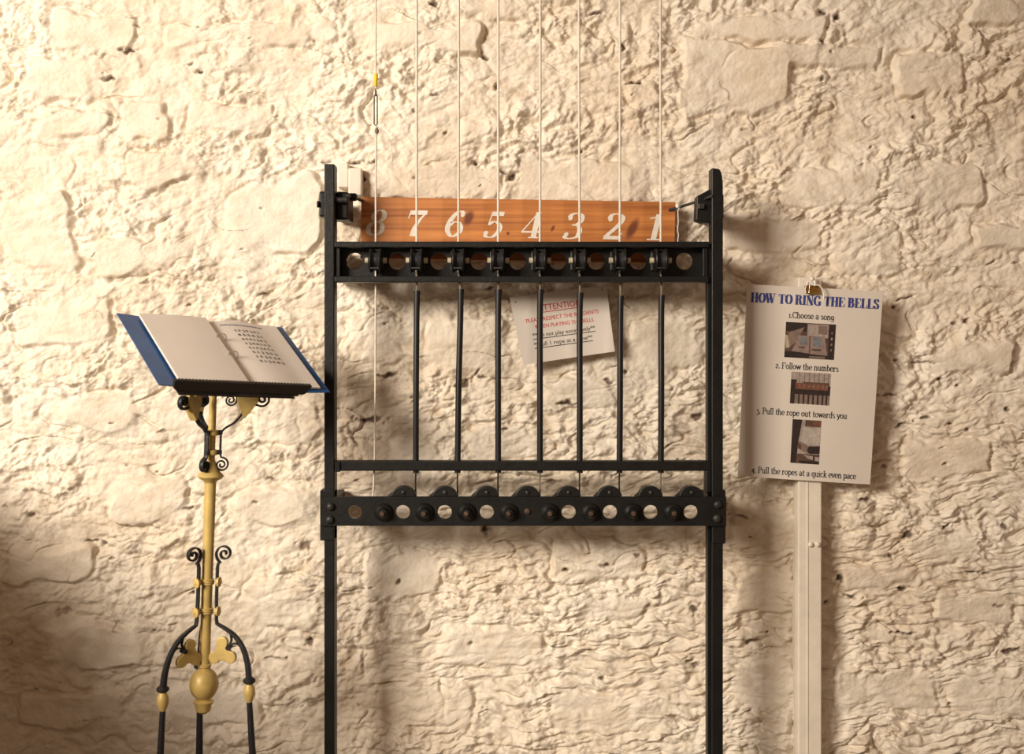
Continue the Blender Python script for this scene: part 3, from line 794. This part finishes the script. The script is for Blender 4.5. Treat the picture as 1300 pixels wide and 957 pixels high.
# ------------------------------------------------------------------ bell ropes
YR = -.182
names = '87654321'
s_top = [None, 369.5, 367.5, 368, 368, 372, 376, 375]
x_top = [477, 529, 582.5, 632.5, 686, 735, 787, 838.5]
x_slt = [477, 529.5, 585, 633, 686, 736.5, 788, 840]
x_slb = [475, 528, 581, 632.5, 685.5, 736, 786.5, 839]
zt_top = 3.1
for i in range(8):
    xt = X_(x_top[i], YR); xp = X_(pul[i], YR)
    lab = ['', 'white gripped bell rope nearest the left upright, over painted seven', 'white bell rope over painted six, its grip leaning left at the bottom',
           'white bell rope over painted five, grip just left of the notice', 'white bell rope over painted four, grip crossing left half of the notice',
           'white bell rope over painted three, grip crossing right half of the notice', 'white bell rope over painted two, grip just right of the notice',
           'white gripped bell rope nearest the right upright, over painted one'][i] if i else \
          'bare thin white bell rope before faded number 8, with yellow tag and hook, no grip'
    rp = empty('bell_rope', (xp, YR, Z_(620, YR)), lab, 'rope', 'bell ropes hanging through the chiming frame')
    ysl = YF + .02
    if i:
        b = MB(); b.tube([(xt, YR, zt_top), (xt, YR, Z_(100, YR)), (xp, YR, Z_(318, YR)), (xp, YR, Z_(345, YR))], .0036); b.build('cord', M_rope, rp, 60)
        b = MB(); b.tube([(xp, YR, Z_(344, YR)), (X_(x_slt[i], ysl), ysl - .004, Z_(s_top[i] + 2, ysl))], .0033); b.build('lower_cord', M_rope_dark, rp, 60)
        mid = (x_slt[i] + x_slb[i]) / 2 - (.8 if i in (2,) else .3)
        pts = [(X_(x_slt[i], ysl), ysl, Z_(s_top[i], ysl)), (X_(x_slt[i] - .6, ysl), ysl, Z_(s_top[i] + 40, ysl)),
               (X_(mid, ysl), ysl - .006, Z_(500, ysl)), (X_(x_slb[i], ysl), ysl, Z_(600, ysl))]
        pts = catmull(pts, 6)
        b = MB(); b.tube(pts, .0088, 14); b.build('rubber_grip', M_rubber, rp, 50)
        b = MB(); b.tube([(X_(x_slt[i], ysl), ysl, Z_(s_top[i] - .5, ysl)), (X_(x_slt[i], ysl), ysl, Z_(s_top[i] + 5, ysl))], .0098, 14); b.build('grip_end', M_rubber, rp, 50)
        b = MB(); b.tube([(X_(x_slb[i], ysl), ysl, Z_(596, ysl)), (X_(x_slb[i] - .5, ysl), ysl, Z_(612, ysl)), (X_(x_slb[i], ysl), ysl, Z_(634, ysl))], .0024)
        b.build('tail_cord', M_rubber if i != 4 and i != 7 else M_rope_dark, rp, 60)
    else:
        b = MB(); b.tube([(xt, YR, zt_top), (xt, YR, Z_(112, YR))], .0026); b.build('cord', M_rope, rp, 60)
        b = MB(); b.lathe((X_(476.5, YR), YR, Z_(109.5, YR)), (.06, 0, 1), [(0, .0052), (.002, .0058), (.034, .0058), (.036, .005)], 14); b.build('yellow_tag', M_yellow, rp, 40)
        lp = [(xt, Z_(113, YR)), (xt, Z_(119, YR)), (xt - .0045, Z_(122, YR)), (xt - .0045, Z_(157, YR)), (xt, Z_(160, YR)), (xt + .0045, Z_(157, YR)), (xt + .0045, Z_(122, YR)), (xt, Z_(119, YR))]
        b = MB(); b.tube([(x, YR, z) for x, z in lp], .0019, 8); b.lathe((xt, YR, Z_(122, YR)), (0, 0, 1), [(0, .0035), (.016, .0025)], 10); b.build('hook', M_iron_worn, rp, 60)
        b = MB(); b.lathe((xt + .003, YR, Z_(170, YR)), (0, 0, 1), [(0, .003), (.006, .0065), (.012, .006), (.018, .003)], 12); b.build('knot', M_rope_dark, rp, 60)
        b = MB(); b.tube([(xt + .002, YR, Z_(160, YR)), (xt, YR, Z_(240, YR)), (xp, YR, Z_(318, YR)), (xp, YR, Z_(345, YR)), (X_(476.5, YR), YR, Z_(480, YR)), (X_(475.5, YR), YR, Z_(590, YR)), (X_(473.5, YR), YR, Z_(634, YR))], .0027)
        b.build('long_cord', M_rope, rp, 60)
        pts = catmull([(xt + .004, YR, Z_(161, YR)), (X_(487, YR), YR, Z_(166, YR)), (X_(494, YR), YR, Z_(176, YR)), (X_(497.5, YR), YR, Z_(192, YR)), (X_(498.5, YR), YR, Z_(213, YR))], 6)
        b = MB(); b.tube(pts, .0013, 8); b.build('loose_end', M_rope, rp, 60)

# ------------------------------------------------------------------ fixings around the frame
for (xa, ya_, xb, yb_, th, lab) in ((428.5, 207, 442, 238, .03, 'white painted wooden block behind top of left upright, with nail hole'),
                               (442, 213, 459, 248, .036, 'white painted wooden block beside left end of number board')):
    b = MB(); y = -th
    b.box(P(xa, 0, y).x, P(xb, 0, y).x, y, .03, P(0, yb_, y).z, P(0, ya_, y).z)
    o = b.build('timber_block', M_wpaint, bevel=.004)
    tag(o, lab, 'block')
b = MB(); y = -.10
b.tube([P(849, 266.5, -.058), P(858, 264.5, -.062), P(872, 260, y), P(886, 255.5, -.16), P(905, 248.5, YF - .004)], .0022, 8, ref=(0, .3, 1), rw=.004)
tag(b.build('cable_tie', M_tie), 'black plastic strap tying right end of number board to the right upright', 'strap')
b = MB(); b.tube([P(461, 255, -.058), P(456, 253.5, -.066), P(448, 250, -.12), P(440, 248, YBK - .03)], .0022, 8, ref=(0, .3, 1), rw=.004)
tag(b.build('cable_tie', M_tie), 'black plastic strap tying left end of number board to the bracket', 'strap')
b = MB(); r0 = random.Random(3)
pts = [P(861 + r0.uniform(-.6, .6) + (k == 0) * 3, 262 + k * 5.2, -.085) for k in range(11)]
b.tube(catmull(pts, 4), .0016, 8)
b.lathe(P(860.5, 262, -.085), (0, 0, 1), [(-.006, .002), (-.003, .006), (.004, .006), (.008, .002)], 10)
tag(b.build('hanging_string', M_stringw, smooth=60), 'thin white string hanging off the black strap at board end', 'string')

# ------------------------------------------------------------------ attention sign
YS = -.038
sg = empty('paper_notice', P(713, 455, YS), 'tilted white notice with red ATTENTION heading on wall behind ropes', 'sign')
TL, TR, BR, BL = (646.8, 377), (769.7, 362), (780, 446), (664.4, 463)
def bil(u, v):
    """sheet coordinates 0..1 (v downwards) -> photo pixel"""
    return ((TL[0] * (1 - u) + TR[0] * u) * (1 - v) + (BL[0] * (1 - u) + BR[0] * u) * v,
            (TL[1] * (1 - u) + TR[1] * u) * (1 - v) + (BL[1] * (1 - u) + BR[1] * u) * v)
def bow(u, v): return YS - .012 * (u - .5) ** 2 * 4 * (.4 + .6 * v) + .004 * math.sin(v * 4)
def TS(u, v, z):
    q = P(*bil(u, v), YS)
    return Vector((q.x, bow(u, v) - .0006 - z, q.z))
n = 12; vv = []; ff = []
for j in range(n + 1):
    for i in range(n + 1): vv.append(TS(i / n, j / n, -.0006))
for j in range(n):
    for i in range(n): ff.append((j * (n + 1) + i, j * (n + 1) + i + 1, (j + 1) * (n + 1) + i + 1, (j + 1) * (n + 1) + i))
b = MB(); b.add(vv, ff); b.add([v + Vector((0, .0012, 0)) for v in vv], [f[::-1] for f in ff])
N1 = n + 1; off = N1 * N1
bd = [i for i in range(N1)] + [j * N1 + n for j in range(1, N1)] + [n * N1 + i for i in range(n - 1, -1, -1)] + [j * N1 for j in range(n - 1, 0, -1)]
b.f += [(bd[k], bd[(k + 1) % len(bd)], bd[(k + 1) % len(bd)] + off, bd[k] + off) for k in range(len(bd))]; b.m += [0] * len(bd)
b.build('sheet', M_lamin, sg, 60)
def inv_s(cx_, cy_):
    """crop pixel of the notice -> sheet u, v"""
    px, py = 630 + cx_ / 6.835, 340 + cy_ / 6.835
    u = v = .5
    for _ in range(12):
        q = bil(u, v); a = bil(u + .01, v); c = bil(u, v + .01)
        J = np.array([[(a[0] - q[0]) * 100, (c[0] - q[0]) * 100], [(a[1] - q[1]) * 100, (c[1] - q[1]) * 100]])
        d = np.linalg.solve(J, np.array([px - q[0], py - q[1]])); u += d[0]; v += d[1]
    return u, v
def sign_line(text, l, r, cap, m, under):
    (ua, va), (ub, vb) = inv_s(*l), inv_s(*r)
    capv = cap / 6.835 / 87
    mb = MB()
    def T(x, y, z):
        t = (x - ua) / (ub - ua)
        return TS(x, va + (vb - va) * t - y, z)
    write_sans(mb, text, T, ua, ub, 0, capv)
    if under:
        for k in range(12):
            x0 = ua + (ub - ua) * k / 12; x1 = ua + (ub - ua) * (k + 1) / 12
            mb.add([T(x0, -.020, .0001), T(x1, -.020, .0001), T(x1, -.031, .0001), T(x0, -.031, .0001)], [(0, 1, 2, 3)])
    mb.build('lettering', m, sg)
sign_line('ATTENTION', (366, 374), (738, 324), 52, M_red, True)
sign_line('PLEASE RESPECT THE RESIDENTS', (262, 478), (889, 391), 34, M_red, False)
sign_line('WHEN PLAYING THE BELLS', (335, 527), (845, 464), 33, M_red, False)
sign_line('**Do not play excessively**', (318, 605), (858, 535), 36, M_black, True)
sign_line('**Pull 1 rope at a time**', (330, 685), (836, 616), 36, M_black, True)
b = MB()
for (u, v) in ((.05, .08), (.95, .06)):
    b.tube([TS(u, v, .001), TS(u, v, -.05)], .002)
b.build('pin', M_iron_worn, sg)

# ------------------------------------------------------------------ white post with the poster
YP = -.062
post = MB(); post.box(P(1013.5, 0, YP).x, P(1043, 0, YP).x, YP, .03, 0, P(0, 352, YP).z)
tp = empty('wall_post', (P(1028, 0, YP).x, -.02, 0), 'white painted timber batten standing on the wall below the poster', 'post')
post.build('batten', M_wpaint, tp, bevel=.003)
b = MB(); b.box(P(1024, 0, YP).x, P(1026.2, 0, YP).x, YP - .0018, YP + .002, .0, P(0, 356, YP).z); b.build('ridge', M_wpaint, tp, bevel=.0006)
for px in (1029, 1038):
    b = MB(); b.lathe(P(px, 691, YP), (0, -1, 0), [(0, .008), (.005, .0075), (.008, .004)], 12); b.build('screw_cap', M_wpaint, tp, 50)

YO = -.072
po = empty('poster', P(1020, 600, YO), 'large laminated poster headed HOW TO RING THE BELLS clipped to the post', 'poster')
pTL, pTR, pBR, pBL = (948.8, 360.6), (1121.5, 370), (1104.8, 615), (936.7, 604)
PWp, PHp = 173.0, 243.7
def TPo(x, y, z):
    """poster pixels (x right, y down from the top left corner) -> world"""
    u, v = x / PWp, y / PHp
    px = (pTL[0] * (1 - u) + pTR[0] * u) * (1 - v) + (pBL[0] * (1 - u) + pBR[0] * u) * v
    py = (pTL[1] * (1 - u) + pTR[1] * u) * (1 - v) + (pBL[1] * (1 - u) + pBR[1] * u) * v
    q = P(px, py, YO)
    return Vector((q.x, YO + .010 * (2 * u - 1) ** 2 * (.3 + v * .5) - .006 * v - z, q.z))
n = 14; vv = []; ff = []
for j in range(n + 1):
    for i in range(n + 1): vv.append(TPo(i / n * PWp, j / n * PHp, 0))
for j in range(n):
    for i in range(n): ff.append((j * (n + 1) + i, j * (n + 1) + i + 1, (j + 1) * (n + 1) + i + 1, (j + 1) * (n + 1) + i))
b = MB(); b.add(vv, ff); b.add([v + Vector((0, .0012, 0)) for v in vv], [f[::-1] for f in ff])
N1 = n + 1; off = N1 * N1
bd = [i for i in range(N1)] + [j * N1 + n for j in range(1, N1)] + [n * N1 + i for i in range(n - 1, -1, -1)] + [j * N1 for j in range(n - 1, 0, -1)]
b.f += [(bd[k], bd[(k + 1) % len(bd)], bd[(k + 1) % len(bd)] + off, bd[k] + off) for k in range(len(bd))]; b.m += [0] * len(bd)
b.build('sheet', M_lamin, po, 60)
def TT(x, y, z): return TPo(x, -y, z + .0008)
for (t, x0, x1, base, size, th, tn, m) in (('HOW TO RING THE BELLS', 5.5, 169, 22.2, 11.8, .29, .055, M_navy),
        ('1.Choose a song', 54.5, 112.5, 39.6, 7.5, .15, .09, M_black), ('2. Follow the numbers', 41, 122, 104.2, 7.5, .15, .09, M_black),
        ('3. Pull the rope out towards you', 19.5, 136.8, 163, 7.5, .15, .09, M_black), ('4. Pull the ropes at a quick even pace', 17.5, 153.5, 238, 7.6, .15, .09, M_black)):
    mb = MB(); write(mb, t, TT, th, tn, x0, x1, -base, size); mb.build('lettering', m, po)
# printed photographs: flat patches of ink
INK = {k: mat('ink_' + k, c, .35, 0, .28, 90) for k, c in dict(dark=(.035, .026, .024), brown=(.12, .07, .055), mid=(.24, .17, .14), pale=(.40, .33, .29), page=(.30, .215, .19),
       blue=(.19, .205, .215), orange=(.20, .08, .05), white=(.50, .44, .39), cream=(.52, .42, .28)).items()}
inks = list(INK.values()); ik = {k: i for i, k in enumerate(INK)}
def photo(x0, y0, x1, y1, patches):
    mb = MB()
    for k, (c, poly) in enumerate(patches):
        mb.add([TPo(x0 + u * (x1 - x0), y0 + v * (y1 - y0), .0006 + k * .00006) for u, v in poly], [tuple(range(len(poly)))], ik[c])
    mb.build('printed_photo', inks, po)
R4 = lambda a, b_, c, d: [(a, b_), (c, b_), (c, d), (a, d)]
photo(51.6, 45, 115, 89.7, [('brown', R4(0, 0, 1, 1)), ('dark', R4(0, 0, .42, .25)), ('mid', [(.05, .3), (.38, .12), (.22, .55), (.08, .72)]), ('cream', [(.0, .36), (.05, .38), (.10, .72), (.02, .75)]),
    ('pale', R4(.44, .03, .86, .4)), ('mid', R4(.66, .06, .84, .3)), ('page', [(.28, .36), (.49, .36), (.50, .86), (.14, .82)]), ('page', [(.50, .36), (.80, .36), (.86, .9), (.51, .87)]), ('brown', [(.485, .36), (.505, .36), (.515, .87), (.49, .87)]),
    ('blue', R4(.30, .40, .44, .62)), ('blue', R4(.56, .38, .72, .66)), ('brown', R4(.27, .68, .40, .72)), ('brown', R4(.54, .72, .74, .77)), ('dark', [(.0, .84), (.12, .82), (.86, .9), (1, .92), (1, 1), (0, 1)]), ('mid', R4(.5, .93, .82, .98)),
    ('dark', R4(.88, 0, 1, 1)), ('mid', R4(.92, .22, .95, .28)), ('pale', R4(.92, .38, .95, .45)), ('mid', R4(.92, .54, .95, .61)), ('mid', R4(.92, .70, .95, .76))])
photo(61.9, 107.4, 112.6, 147.4, [('pale', R4(0, 0, 1, 1)), ('mid', R4(0, .68, 1, 1))] + [('mid', R4(u, 0, u + .015, .4)) for u in (.2, .33, .45, .58, .7, .83, .93)] +
    [('dark', R4(0, .24, .14, .7)), ('orange', R4(.12, .34, .97, .54)), ('dark', R4(0, .52, 1, .7)), ('brown', R4(.3, .3, .97, .36)), ('dark', R4(.94, .4, 1, .7))] + [('mid', R4(u, .4, u + .04, .48)) for u in (.2, .32, .44, .56, .68, .8, .9)] +
    [('dark', R4(u, .7, u + .03, 1)) for u in (.2, .32, .44, .56, .68, .8, .9)] + [('dark', R4(0, .7, .1, 1))])
photo(66.7, 167.3, 103.7, 222.5, [('pale', R4(0, 0, 1, 1)), ('dark', [(0, 0), (.34, 0), (.24, .5), (.2, 1), (0, 1)]), ('brown', R4(.45, 0, 1, .15)), ('orange', R4(.7, .03, .98, .12)), ('white', [(.4, .18), (1, .18), (1, .56), (.3, .56)]),
    ('mid', [(.26, .5), (.34, .5), (.62, .62), (.6, .78), (.28, .68)]), ('brown', [(.24, .52), (.34, .56), (.36, .68), (.24, .66)]), ('dark', [(.62, .6), (1, .58), (1, .76), (.64, .77), (.55, .7)]), ('brown', R4(.2, .78, 1, 1)), ('pale', [(.45, .8), (1, .84), (1, .94), (.6, .88)]), ('dark', R4(.3, .93, 1, 1)), ('dark', R4(.78, .82, .84, .92))])

# clip and its string
ck = empty('bulldog_clip', P(1031, 374, YO - .006), 'small brass bulldog clip gripping the top of the poster', 'clip')
yk = YO - .014
b = MB()
pr = [(yk + .000, P(0, 373, yk).z), (yk + .005, P(0, 362, yk).z), (yk + .018, P(0, 362, yk).z), (yk + .022, P(0, 373, yk).z), (yk + .020, P(0, 373, yk).z), (yk + .0165, P(0, 363.2, yk).z), (yk + .0065, P(0, 363.2, yk).z), (yk + .002, P(0, 373, yk).z)]
x0, x1 = P(1023.2, 0, yk).x, P(1040, 0, yk).x
b.prism([(x0, y, z) for y, z in pr], (x1 - x0, 0, 0)); b.build('body', M_clip, ck)
b = MB(); hp = [P(1027, 372, yk - .001), P(1028, 362, yk - .001), P(1030, 353, yk + .004), P(1033, 352, yk + .004), P(1035, 362, yk - .001)]
b.tube(catmull(hp, 5), .0012, 8); b.build('wire_handle', M_steel, ck, 60)
b = MB()
b.tube(catmull([P(1031, 352, yk), P(1029, 358, yk - .004), P(1033, 362, yk - .005), P(1039, 362, yk - .005), P(1044, 367, yk - .004), P(1046, 376, yk - .003), P(1044.5, 384, yk - .003)], 6), .002, 8)
b.tube(catmull([P(1031, 353, yk), P(1026, 358, yk - .002), P(1022.5, 366, yk), P(1023, 372, yk)], 6), .0017, 8)
b.lathe(P(1031, 354, yk), (0, 0, 1), [(-.006, .002), (-.003, .005), (.003, .005), (.006, .002)], 10)
tag(b.build('clip_string', M_stringw, smooth=60), 'white string looped through the brass clip, loose end over poster', 'string')

# ------------------------------------------------------------------ lectern
YLE = -.45
SL = F / (D + YLE)
def ax(py):                       # axis of the leaning pole at photo height py
    return P(271 + (py - 490) * (-12 / 378), py, YLE)
lec = empty('lectern', Vector((ax(1020).x, YLE, 0)), 'gold painted pole lectern with black scrolled iron legs and brackets', 'lectern')
adir = (ax(400) - ax(900)).normalized()
def pole(py0, py1, prof, name, m=M_gold, par=lec, seg=28):
    """prof in (photo py, radius px)"""
    base = ax(py0); b = MB()
    b.lathe(base, adir, [((ax(p) - base).dot(adir), r / SL) for p, r in prof], seg)
    return b.build(name, m, par, 40)
pole(600, 478, [(606, 4.8), (478, 4.6)], 'upper_pole')
pole(848, 600, [(850, 6.6), (700, 7.0), (606, 7.3)], 'lower_pole')
pole(612, 590, [(613, 7.4), (610, 9), (607.5, 14), (604.5, 16.5), (601.5, 15), (599, 12), (595, 9.5), (590, 7), (584, 5)], 'knop')
for py in (549, 574):
    pole(py + 4, py - 4, [(py + 4, 5), (py + 3, 8), (py + 1, 8.5), (py - 1, 8.5), (py - 3, 8), (py - 4, 5)], 'band')
for py in (738, 775):
    pole(py + 4, py - 4, [(py + 4, 7), (py + 3, 9), (py + 1, 8.5), (py, 9.3), (py - 1, 8.5), (py - 3, 9), (py - 4, 7)], 'band')
pole(900, 840, [(905, 5), (902, 9), (896, 10), (890, 13)] + [(868 + 21 * math.cos(a), max(6.8, 18.2 * math.sin(a))) for a in [i * math.pi / 14 for i in range(2, 14)]] + [(846, 8.4), (843, 8.4), (842, 6.6)], 'ball_knop')
def rad(az): return Vector((math.cos(math.radians(az)), math.sin(math.radians(az)), 0))
def RZ(az, r, py): return ax(py) + rad(az) * (r / SL)
def spiral(cr, cpy, r0, a0, turns, r1=1.5, n=36, sgn=1):
    out = []
    for k in range(n + 1):
        t = k / n; a = math.radians(a0) + sgn * t * turns * 2 * math.pi; r = r0 + (r1 - r0) * t ** .85
        out.append((cr + r * math.cos(a), cpy - r * math.sin(a)))
    return out
def strap(pts, az, r, w, name, par, m=M_wrought, dens=1):
    b = MB(); side = rad(az).cross(Vector((0, 0, 1)))
    b.tube([RZ(az, x, y) for x, y in pts], r / SL, ref=side, rw=w / SL)
    return b.build(name, m, par, 45)
def plate(pts, az, th, name, par, m=M_gold, bevel=.002):
    side = rad(az).cross(Vector((0, 0, 1))).normalized()
    b = MB(); b.prism([RZ(az, x, y) - side * th / 2 for x, y in pts], side * th)
    return b.build(name, m, par, bevel=bevel)
# three upper brackets
for az in (10, 250, 130):
    k = 1.02
    main = [(11, 577), (11, 570), (11, 556), (11, 550)] + catmull([(11, 549), (17, 543), (27, 537), (35, 528), (40, 519), (50, 514)], 6) 
    outer = spiral(62, 507, 10, 230, 1.6)
    ar = strap(main + outer, az, 1.35, 3.0, 'bracket', lec)
    low_ = [(11, 576)] + spiral(13, 590, 9.5, 95, 1.9, 1.5, 48, -1)
    strap(low_, az, 1.1, 3.0, 'scroll', ar)
    strap([(30, 497)] + spiral(22, 508, 8.5, 60, 1.9, 1.5, 48, -1), az, 1.0, 2.6, 'scroll', ar)
    heart = catmull([(39, 531), (34, 519), (30, 508), (32, 499), (38, 498), (44, 502.5), (50, 498), (56, 499), (57, 508), (51, 518), (43, 528)], 4, True)
    plate(heart, az, .020, 'heart_leaf', ar, bevel=.006)
    for py in (549, 574):
        b = MB(); b.lathe(RZ(az, 8, py), rad(az), [(0, 3.2 / SL), (4.2 / SL, 3.2 / SL), (5.2 / SL, 2 / SL)], 12); b.build('rivet', M_wrought, ar, 40)
# three legs
for az in (350, 230, 110):
    top = spiral(22, 702, 12.5, 248, 1.75, 2.0, 54, -1)[::-1]
    body = [(14.5, 714), (13.2, 719), (13.2, 760), (14, 786)] + catmull([(15, 791), (27, 797), (40, 806), (51, 821), (57.5, 840), (60, 858)], 6)
    n_ = len(top) + len(body)
    rr = [1.05 / SL] * len(top) + [1.4 / SL] * 4 + [(1.6 + 1.5 * i / (len(body) - 5)) / SL for i in range(len(body) - 4)]
    b = MB(); side = rad(az).cross(Vector((0, 0, 1)))
    b.tube([RZ(az, x, y) for x, y in top + body], rr, ref=side, rw=[3.0 / SL] * (len(top) + 4) + [(3.0 + .8 * i / (len(body) - 5)) / SL for i in range(len(body) - 4)])
    lg = b.build('leg', M_wrought, lec, 45)
    for py in (738, 775):
        b = MB(); b.lathe(RZ(az, 13, py), rad(az), [(0, 4), ] and [(0, 5.2 / SL), (2.6 / SL, 6.3 / SL), (4 / SL, 6.3 / SL), (5 / SL, 4 / SL), (5.2 / SL, 2.4 / SL), (6.6 / SL, 1.4 / SL)], 20); b.build('rosette', M_gold, lg, 30)
    br = catmull([(33, 800), (35, 811), (31, 819), (27, 821)], 6)
    strap(br, az, 1.0, 2.2, 'branch', lg)
    br = catmull([(50, 820), (43, 815), (36, 816), (31, 820)], 6)
    strap(br, az, 1.0, 2.2, 'branch', lg)
    b = MB(); b.lathe(RZ(az, 32, 820) + side * (-.010), side, [(0, 3 / SL), (.020, 3 / SL)], 14); b.build('scroll_eye', M_wrought, lg, 40)
    lobe = []
    cx, cy = 24, 826
    for (ox, oy) in ((-1, -11.5), (10.5, 6.5), (-10.5, 7.5)):
        c0a = math.atan2(-oy, ox)
        for k in range(9):
            a = c0a + math.radians(-118 + 236 * k / 8)
            lobe.append((cx + ox + 8.0 * math.cos(a), cy + oy - 8.0 * math.sin(a)))
    # order the outline counter-clockwise around the centre
    o1, o2, o3 = lobe[0:9], lobe[9:18], lobe[18:27]
    plate(o1 + o3 + o2, az, .012, 'trefoil', lg, bevel=.003)
    ft = RZ(az, 60.5, 858)
    b = MB(); b.lathe(ft, (0, 0, -1), [(-.004, .008), (0, .013), (.004, .0165), (.009, .0165), (.013, .012), (.016, .008)], 20); b.build('foot_collar', M_wrought, lg, 40)
    out_ = rad(az)
    b = MB(); z0 = ft.z - .014
    b.lathe(ft - Vector((0, 0, .014)), (0, 0, -1), [(0, .008), (.012, .014), (.026, .016), (.040, .011), (.05, .007)], 20); b.build('foot_knop', M_gold, lg, 40)
    b = MB(); p0 = ft - Vector((0, 0, .06)); p1 = Vector((ft.x, ft.y, 0)) + out_ * .05
    b.tube(catmull([tuple(p0), tuple(p0.lerp(p1, .5) - out_ * .01), tuple(p1 + Vector((0, 0, .02)))], 6), [.0075 + .0004 * i for i in range(13)], 12); b.build('lower_leg', M_wrought, lg, 50)
    b = MB(); b.lathe(p1, (0, 0, 1), [(0, .02), (.006, .024), (.016, .022), (.024, .012)], 20); b.build('foot', M_gold, lg, 40)

# book rest: local frame a (reader's right), b (up the page), c (towards the reader)
u_ = Vector((-.536, .625, .568)).normalized()
w_ = Vector((.730, .680, -.059)); w_ = (w_ - u_ * w_.dot(u_)).normalized()
n_ = w_.cross(u_).normalized()
C0 = Vector((-.763, YLE, H - .024))
def LD(a, b_, c): return C0 + w_ * a + u_ * b_ + n_ * c
b = MB()
b.obox(LD(0, -.02, -.028), w_ * .16, u_ * .135, n_ * .004); b.build('rest_plate', M_ledge, lec, bevel=.002)
lip = []
L0, L1, nb_ = -.228, .168, 42
b = MB()
for k in range(nb_ * 4 + 1):
    a = L0 + (L1 - L0) * k / (nb_ * 4)
    lip.append((a, .022 + .0030 * abs(math.sin(math.pi * k / 4))))
low_e = [(L1 - .010, -.001), (L1 - .018, -.006), (L0 + .012, -.006), (L0 + .004, .000)]
b.prism([LD(a, -.172, c) for a, c in lip + low_e], u_ * -.010); b.build('scalloped_lip', M_ledge, lec)
b = MB(); b.obox(LD((L0 + L1) / 2, -.150, -.0255), w_ * ((L1 - L0) / 2 - .03), u_ * .022, n_ * .002); b.build('ledge', M_ledge, lec, bevel=.001)
b = MB(); pt = ax(484); b.tube([pt, LD(0, -.03, -.03)], .010, 16); b.build('rest_stem', M_gold, lec, 60)

# ------------------------------------------------------------------ ring binder on the lectern
bi = empty('ring_binder', LD(0, -.157, -.022), 'open blue ring binder of song sheets resting on the lectern', 'binder')
HB = .159
for (a0, a1, c0_, c1_) in ((-.252, -.022, -.006, -.020), (.022, .252, -.020, -.010)):
    b = MB()
    b.hexa([LD(a0, -HB, c0_ - .003), LD(a1, -HB, c1_ - .003), LD(a1, HB, c1_ - .003), LD(a0, HB, c0_ - .003),
            LD(a0, -HB, c0_), LD(a1, -HB, c1_), LD(a1, HB, c1_), LD(a0, HB, c0_)])
    b.build('cover', M_blue, bi, bevel=.001)
b = MB(); b.obox(LD(0, 0, -.0215), w_ * .022, u_ * HB, n_ * .0015); b.build('spine', M_blue, bi)
def page_stack(a0, a1, prof, name, lift, b0, b1, m=M_paper):
    """curved block of sheets between a0 and a1; prof gives the top height, underside lies on the cover"""
    mb = MB(); n = 14; top = []; bot = []
    for bb in (b0, b1):
        for i in range(n + 1):
            t = i / n; a = a0 + (a1 - a0) * t
            top.append(LD(a, bb, prof(t))); bot.append(LD(a, bb, prof(t) - lift))
    m1_ = n + 1
    mb.add(top + bot, [(i, i + 1, m1_ + i + 1, m1_ + i) for i in range(n)] + [(2 * m1_ + i, 3 * m1_ + i, 3 * m1_ + i + 1, 2 * m1_ + i + 1) for i in range(n)] +
           [(i, 2 * m1_ + i, 2 * m1_ + i + 1, i + 1) for i in range(n)] + [(m1_ + i, m1_ + i + 1, 3 * m1_ + i + 1, 3 * m1_ + i) for i in range(n)] +
           [(0, m1_, 3 * m1_, 2 * m1_), (n, 2 * m1_ + n, 3 * m1_ + n, m1_ + n)])
    return mb.build(name, m, bi, 50)
pl = lambda t: .003 + .008 * math.sin(t * math.pi * .62) - .004 * t
pr_ = lambda t: -.006 + .010 * math.sin(min(1, t * 1.25) * math.pi) * (1 - t * .6) + .003 * t
page_stack(-.196, -.003, pl, 'page_stack', .006, -.149, .150)
rp_ = page_stack(.008, .222, pr_, 'page_stack', .005, -.149, .150)
b = MB()
n = 14
for i in range(n):
    t0, t1 = i / n, (i + 1) / n
    b.add([LD(.008 + .214 * t0, -.142 - .0, pr_(t0) + .0012), LD(.008 + .218 * t1, -.148, pr_(t1) + .0012), LD(.008 + .218 * t1, .152, pr_(t1) + .0012), LD(.008 + .214 * t0, .152, pr_(t0) + .0012)], [(0, 1, 2, 3)])
# number rows printed on the right-hand page
def TPg(x, y, z):
    t = (x - .008) / .214
    return LD(x, .150 + y, pr_(t) + .0010 + z)
rows = ['1 2 3 5 3 2 1', '6 5 5 4 3 1', '4 5 5 1 3 6 3', '1 3 5 6 1 5 3', '5 1 2 3 4 5 3', '5 1 3 3 5 3', '1 2 3 5 3 4', '5 1 3 5 4 3']
for k, t in enumerate(rows):
    mb = MB(); a0 = .066 + .0018 * k
    write(mb, t, TPg, .16, .13, a0, a0 + .078, -(.052 + .0208 * k), .0115); mb.build('number_row', M_black, rp_)
mb = MB(); hd = random.Random(2); x = .034
while x < .165:
    wd = hd.uniform(.003, .007)
    ribbon(mb, [(x, -.021 - .004 * 0), (x + wd, -.021)], lambda a, c: .0035, TPg, .0)
    x += wd + hd.uniform(.0012, .0025)
mb.build('title_line', M_navy, rp_)
for bb in (.056, -.026):
    b = MB()
    b.tube([LD(.004 + .017 * math.cos(t), bb, .001 + .017 * math.sin(t)) for t in [math.pi * k / 16 for k in range(-2, 19)]], .0014, 8)
    b.tube([LD(.004 - .016, bb - .003, .008), LD(.004 - .012, bb + .003, .016)], .0026, 8)
    b.build('ring', M_steel, bi, 60)
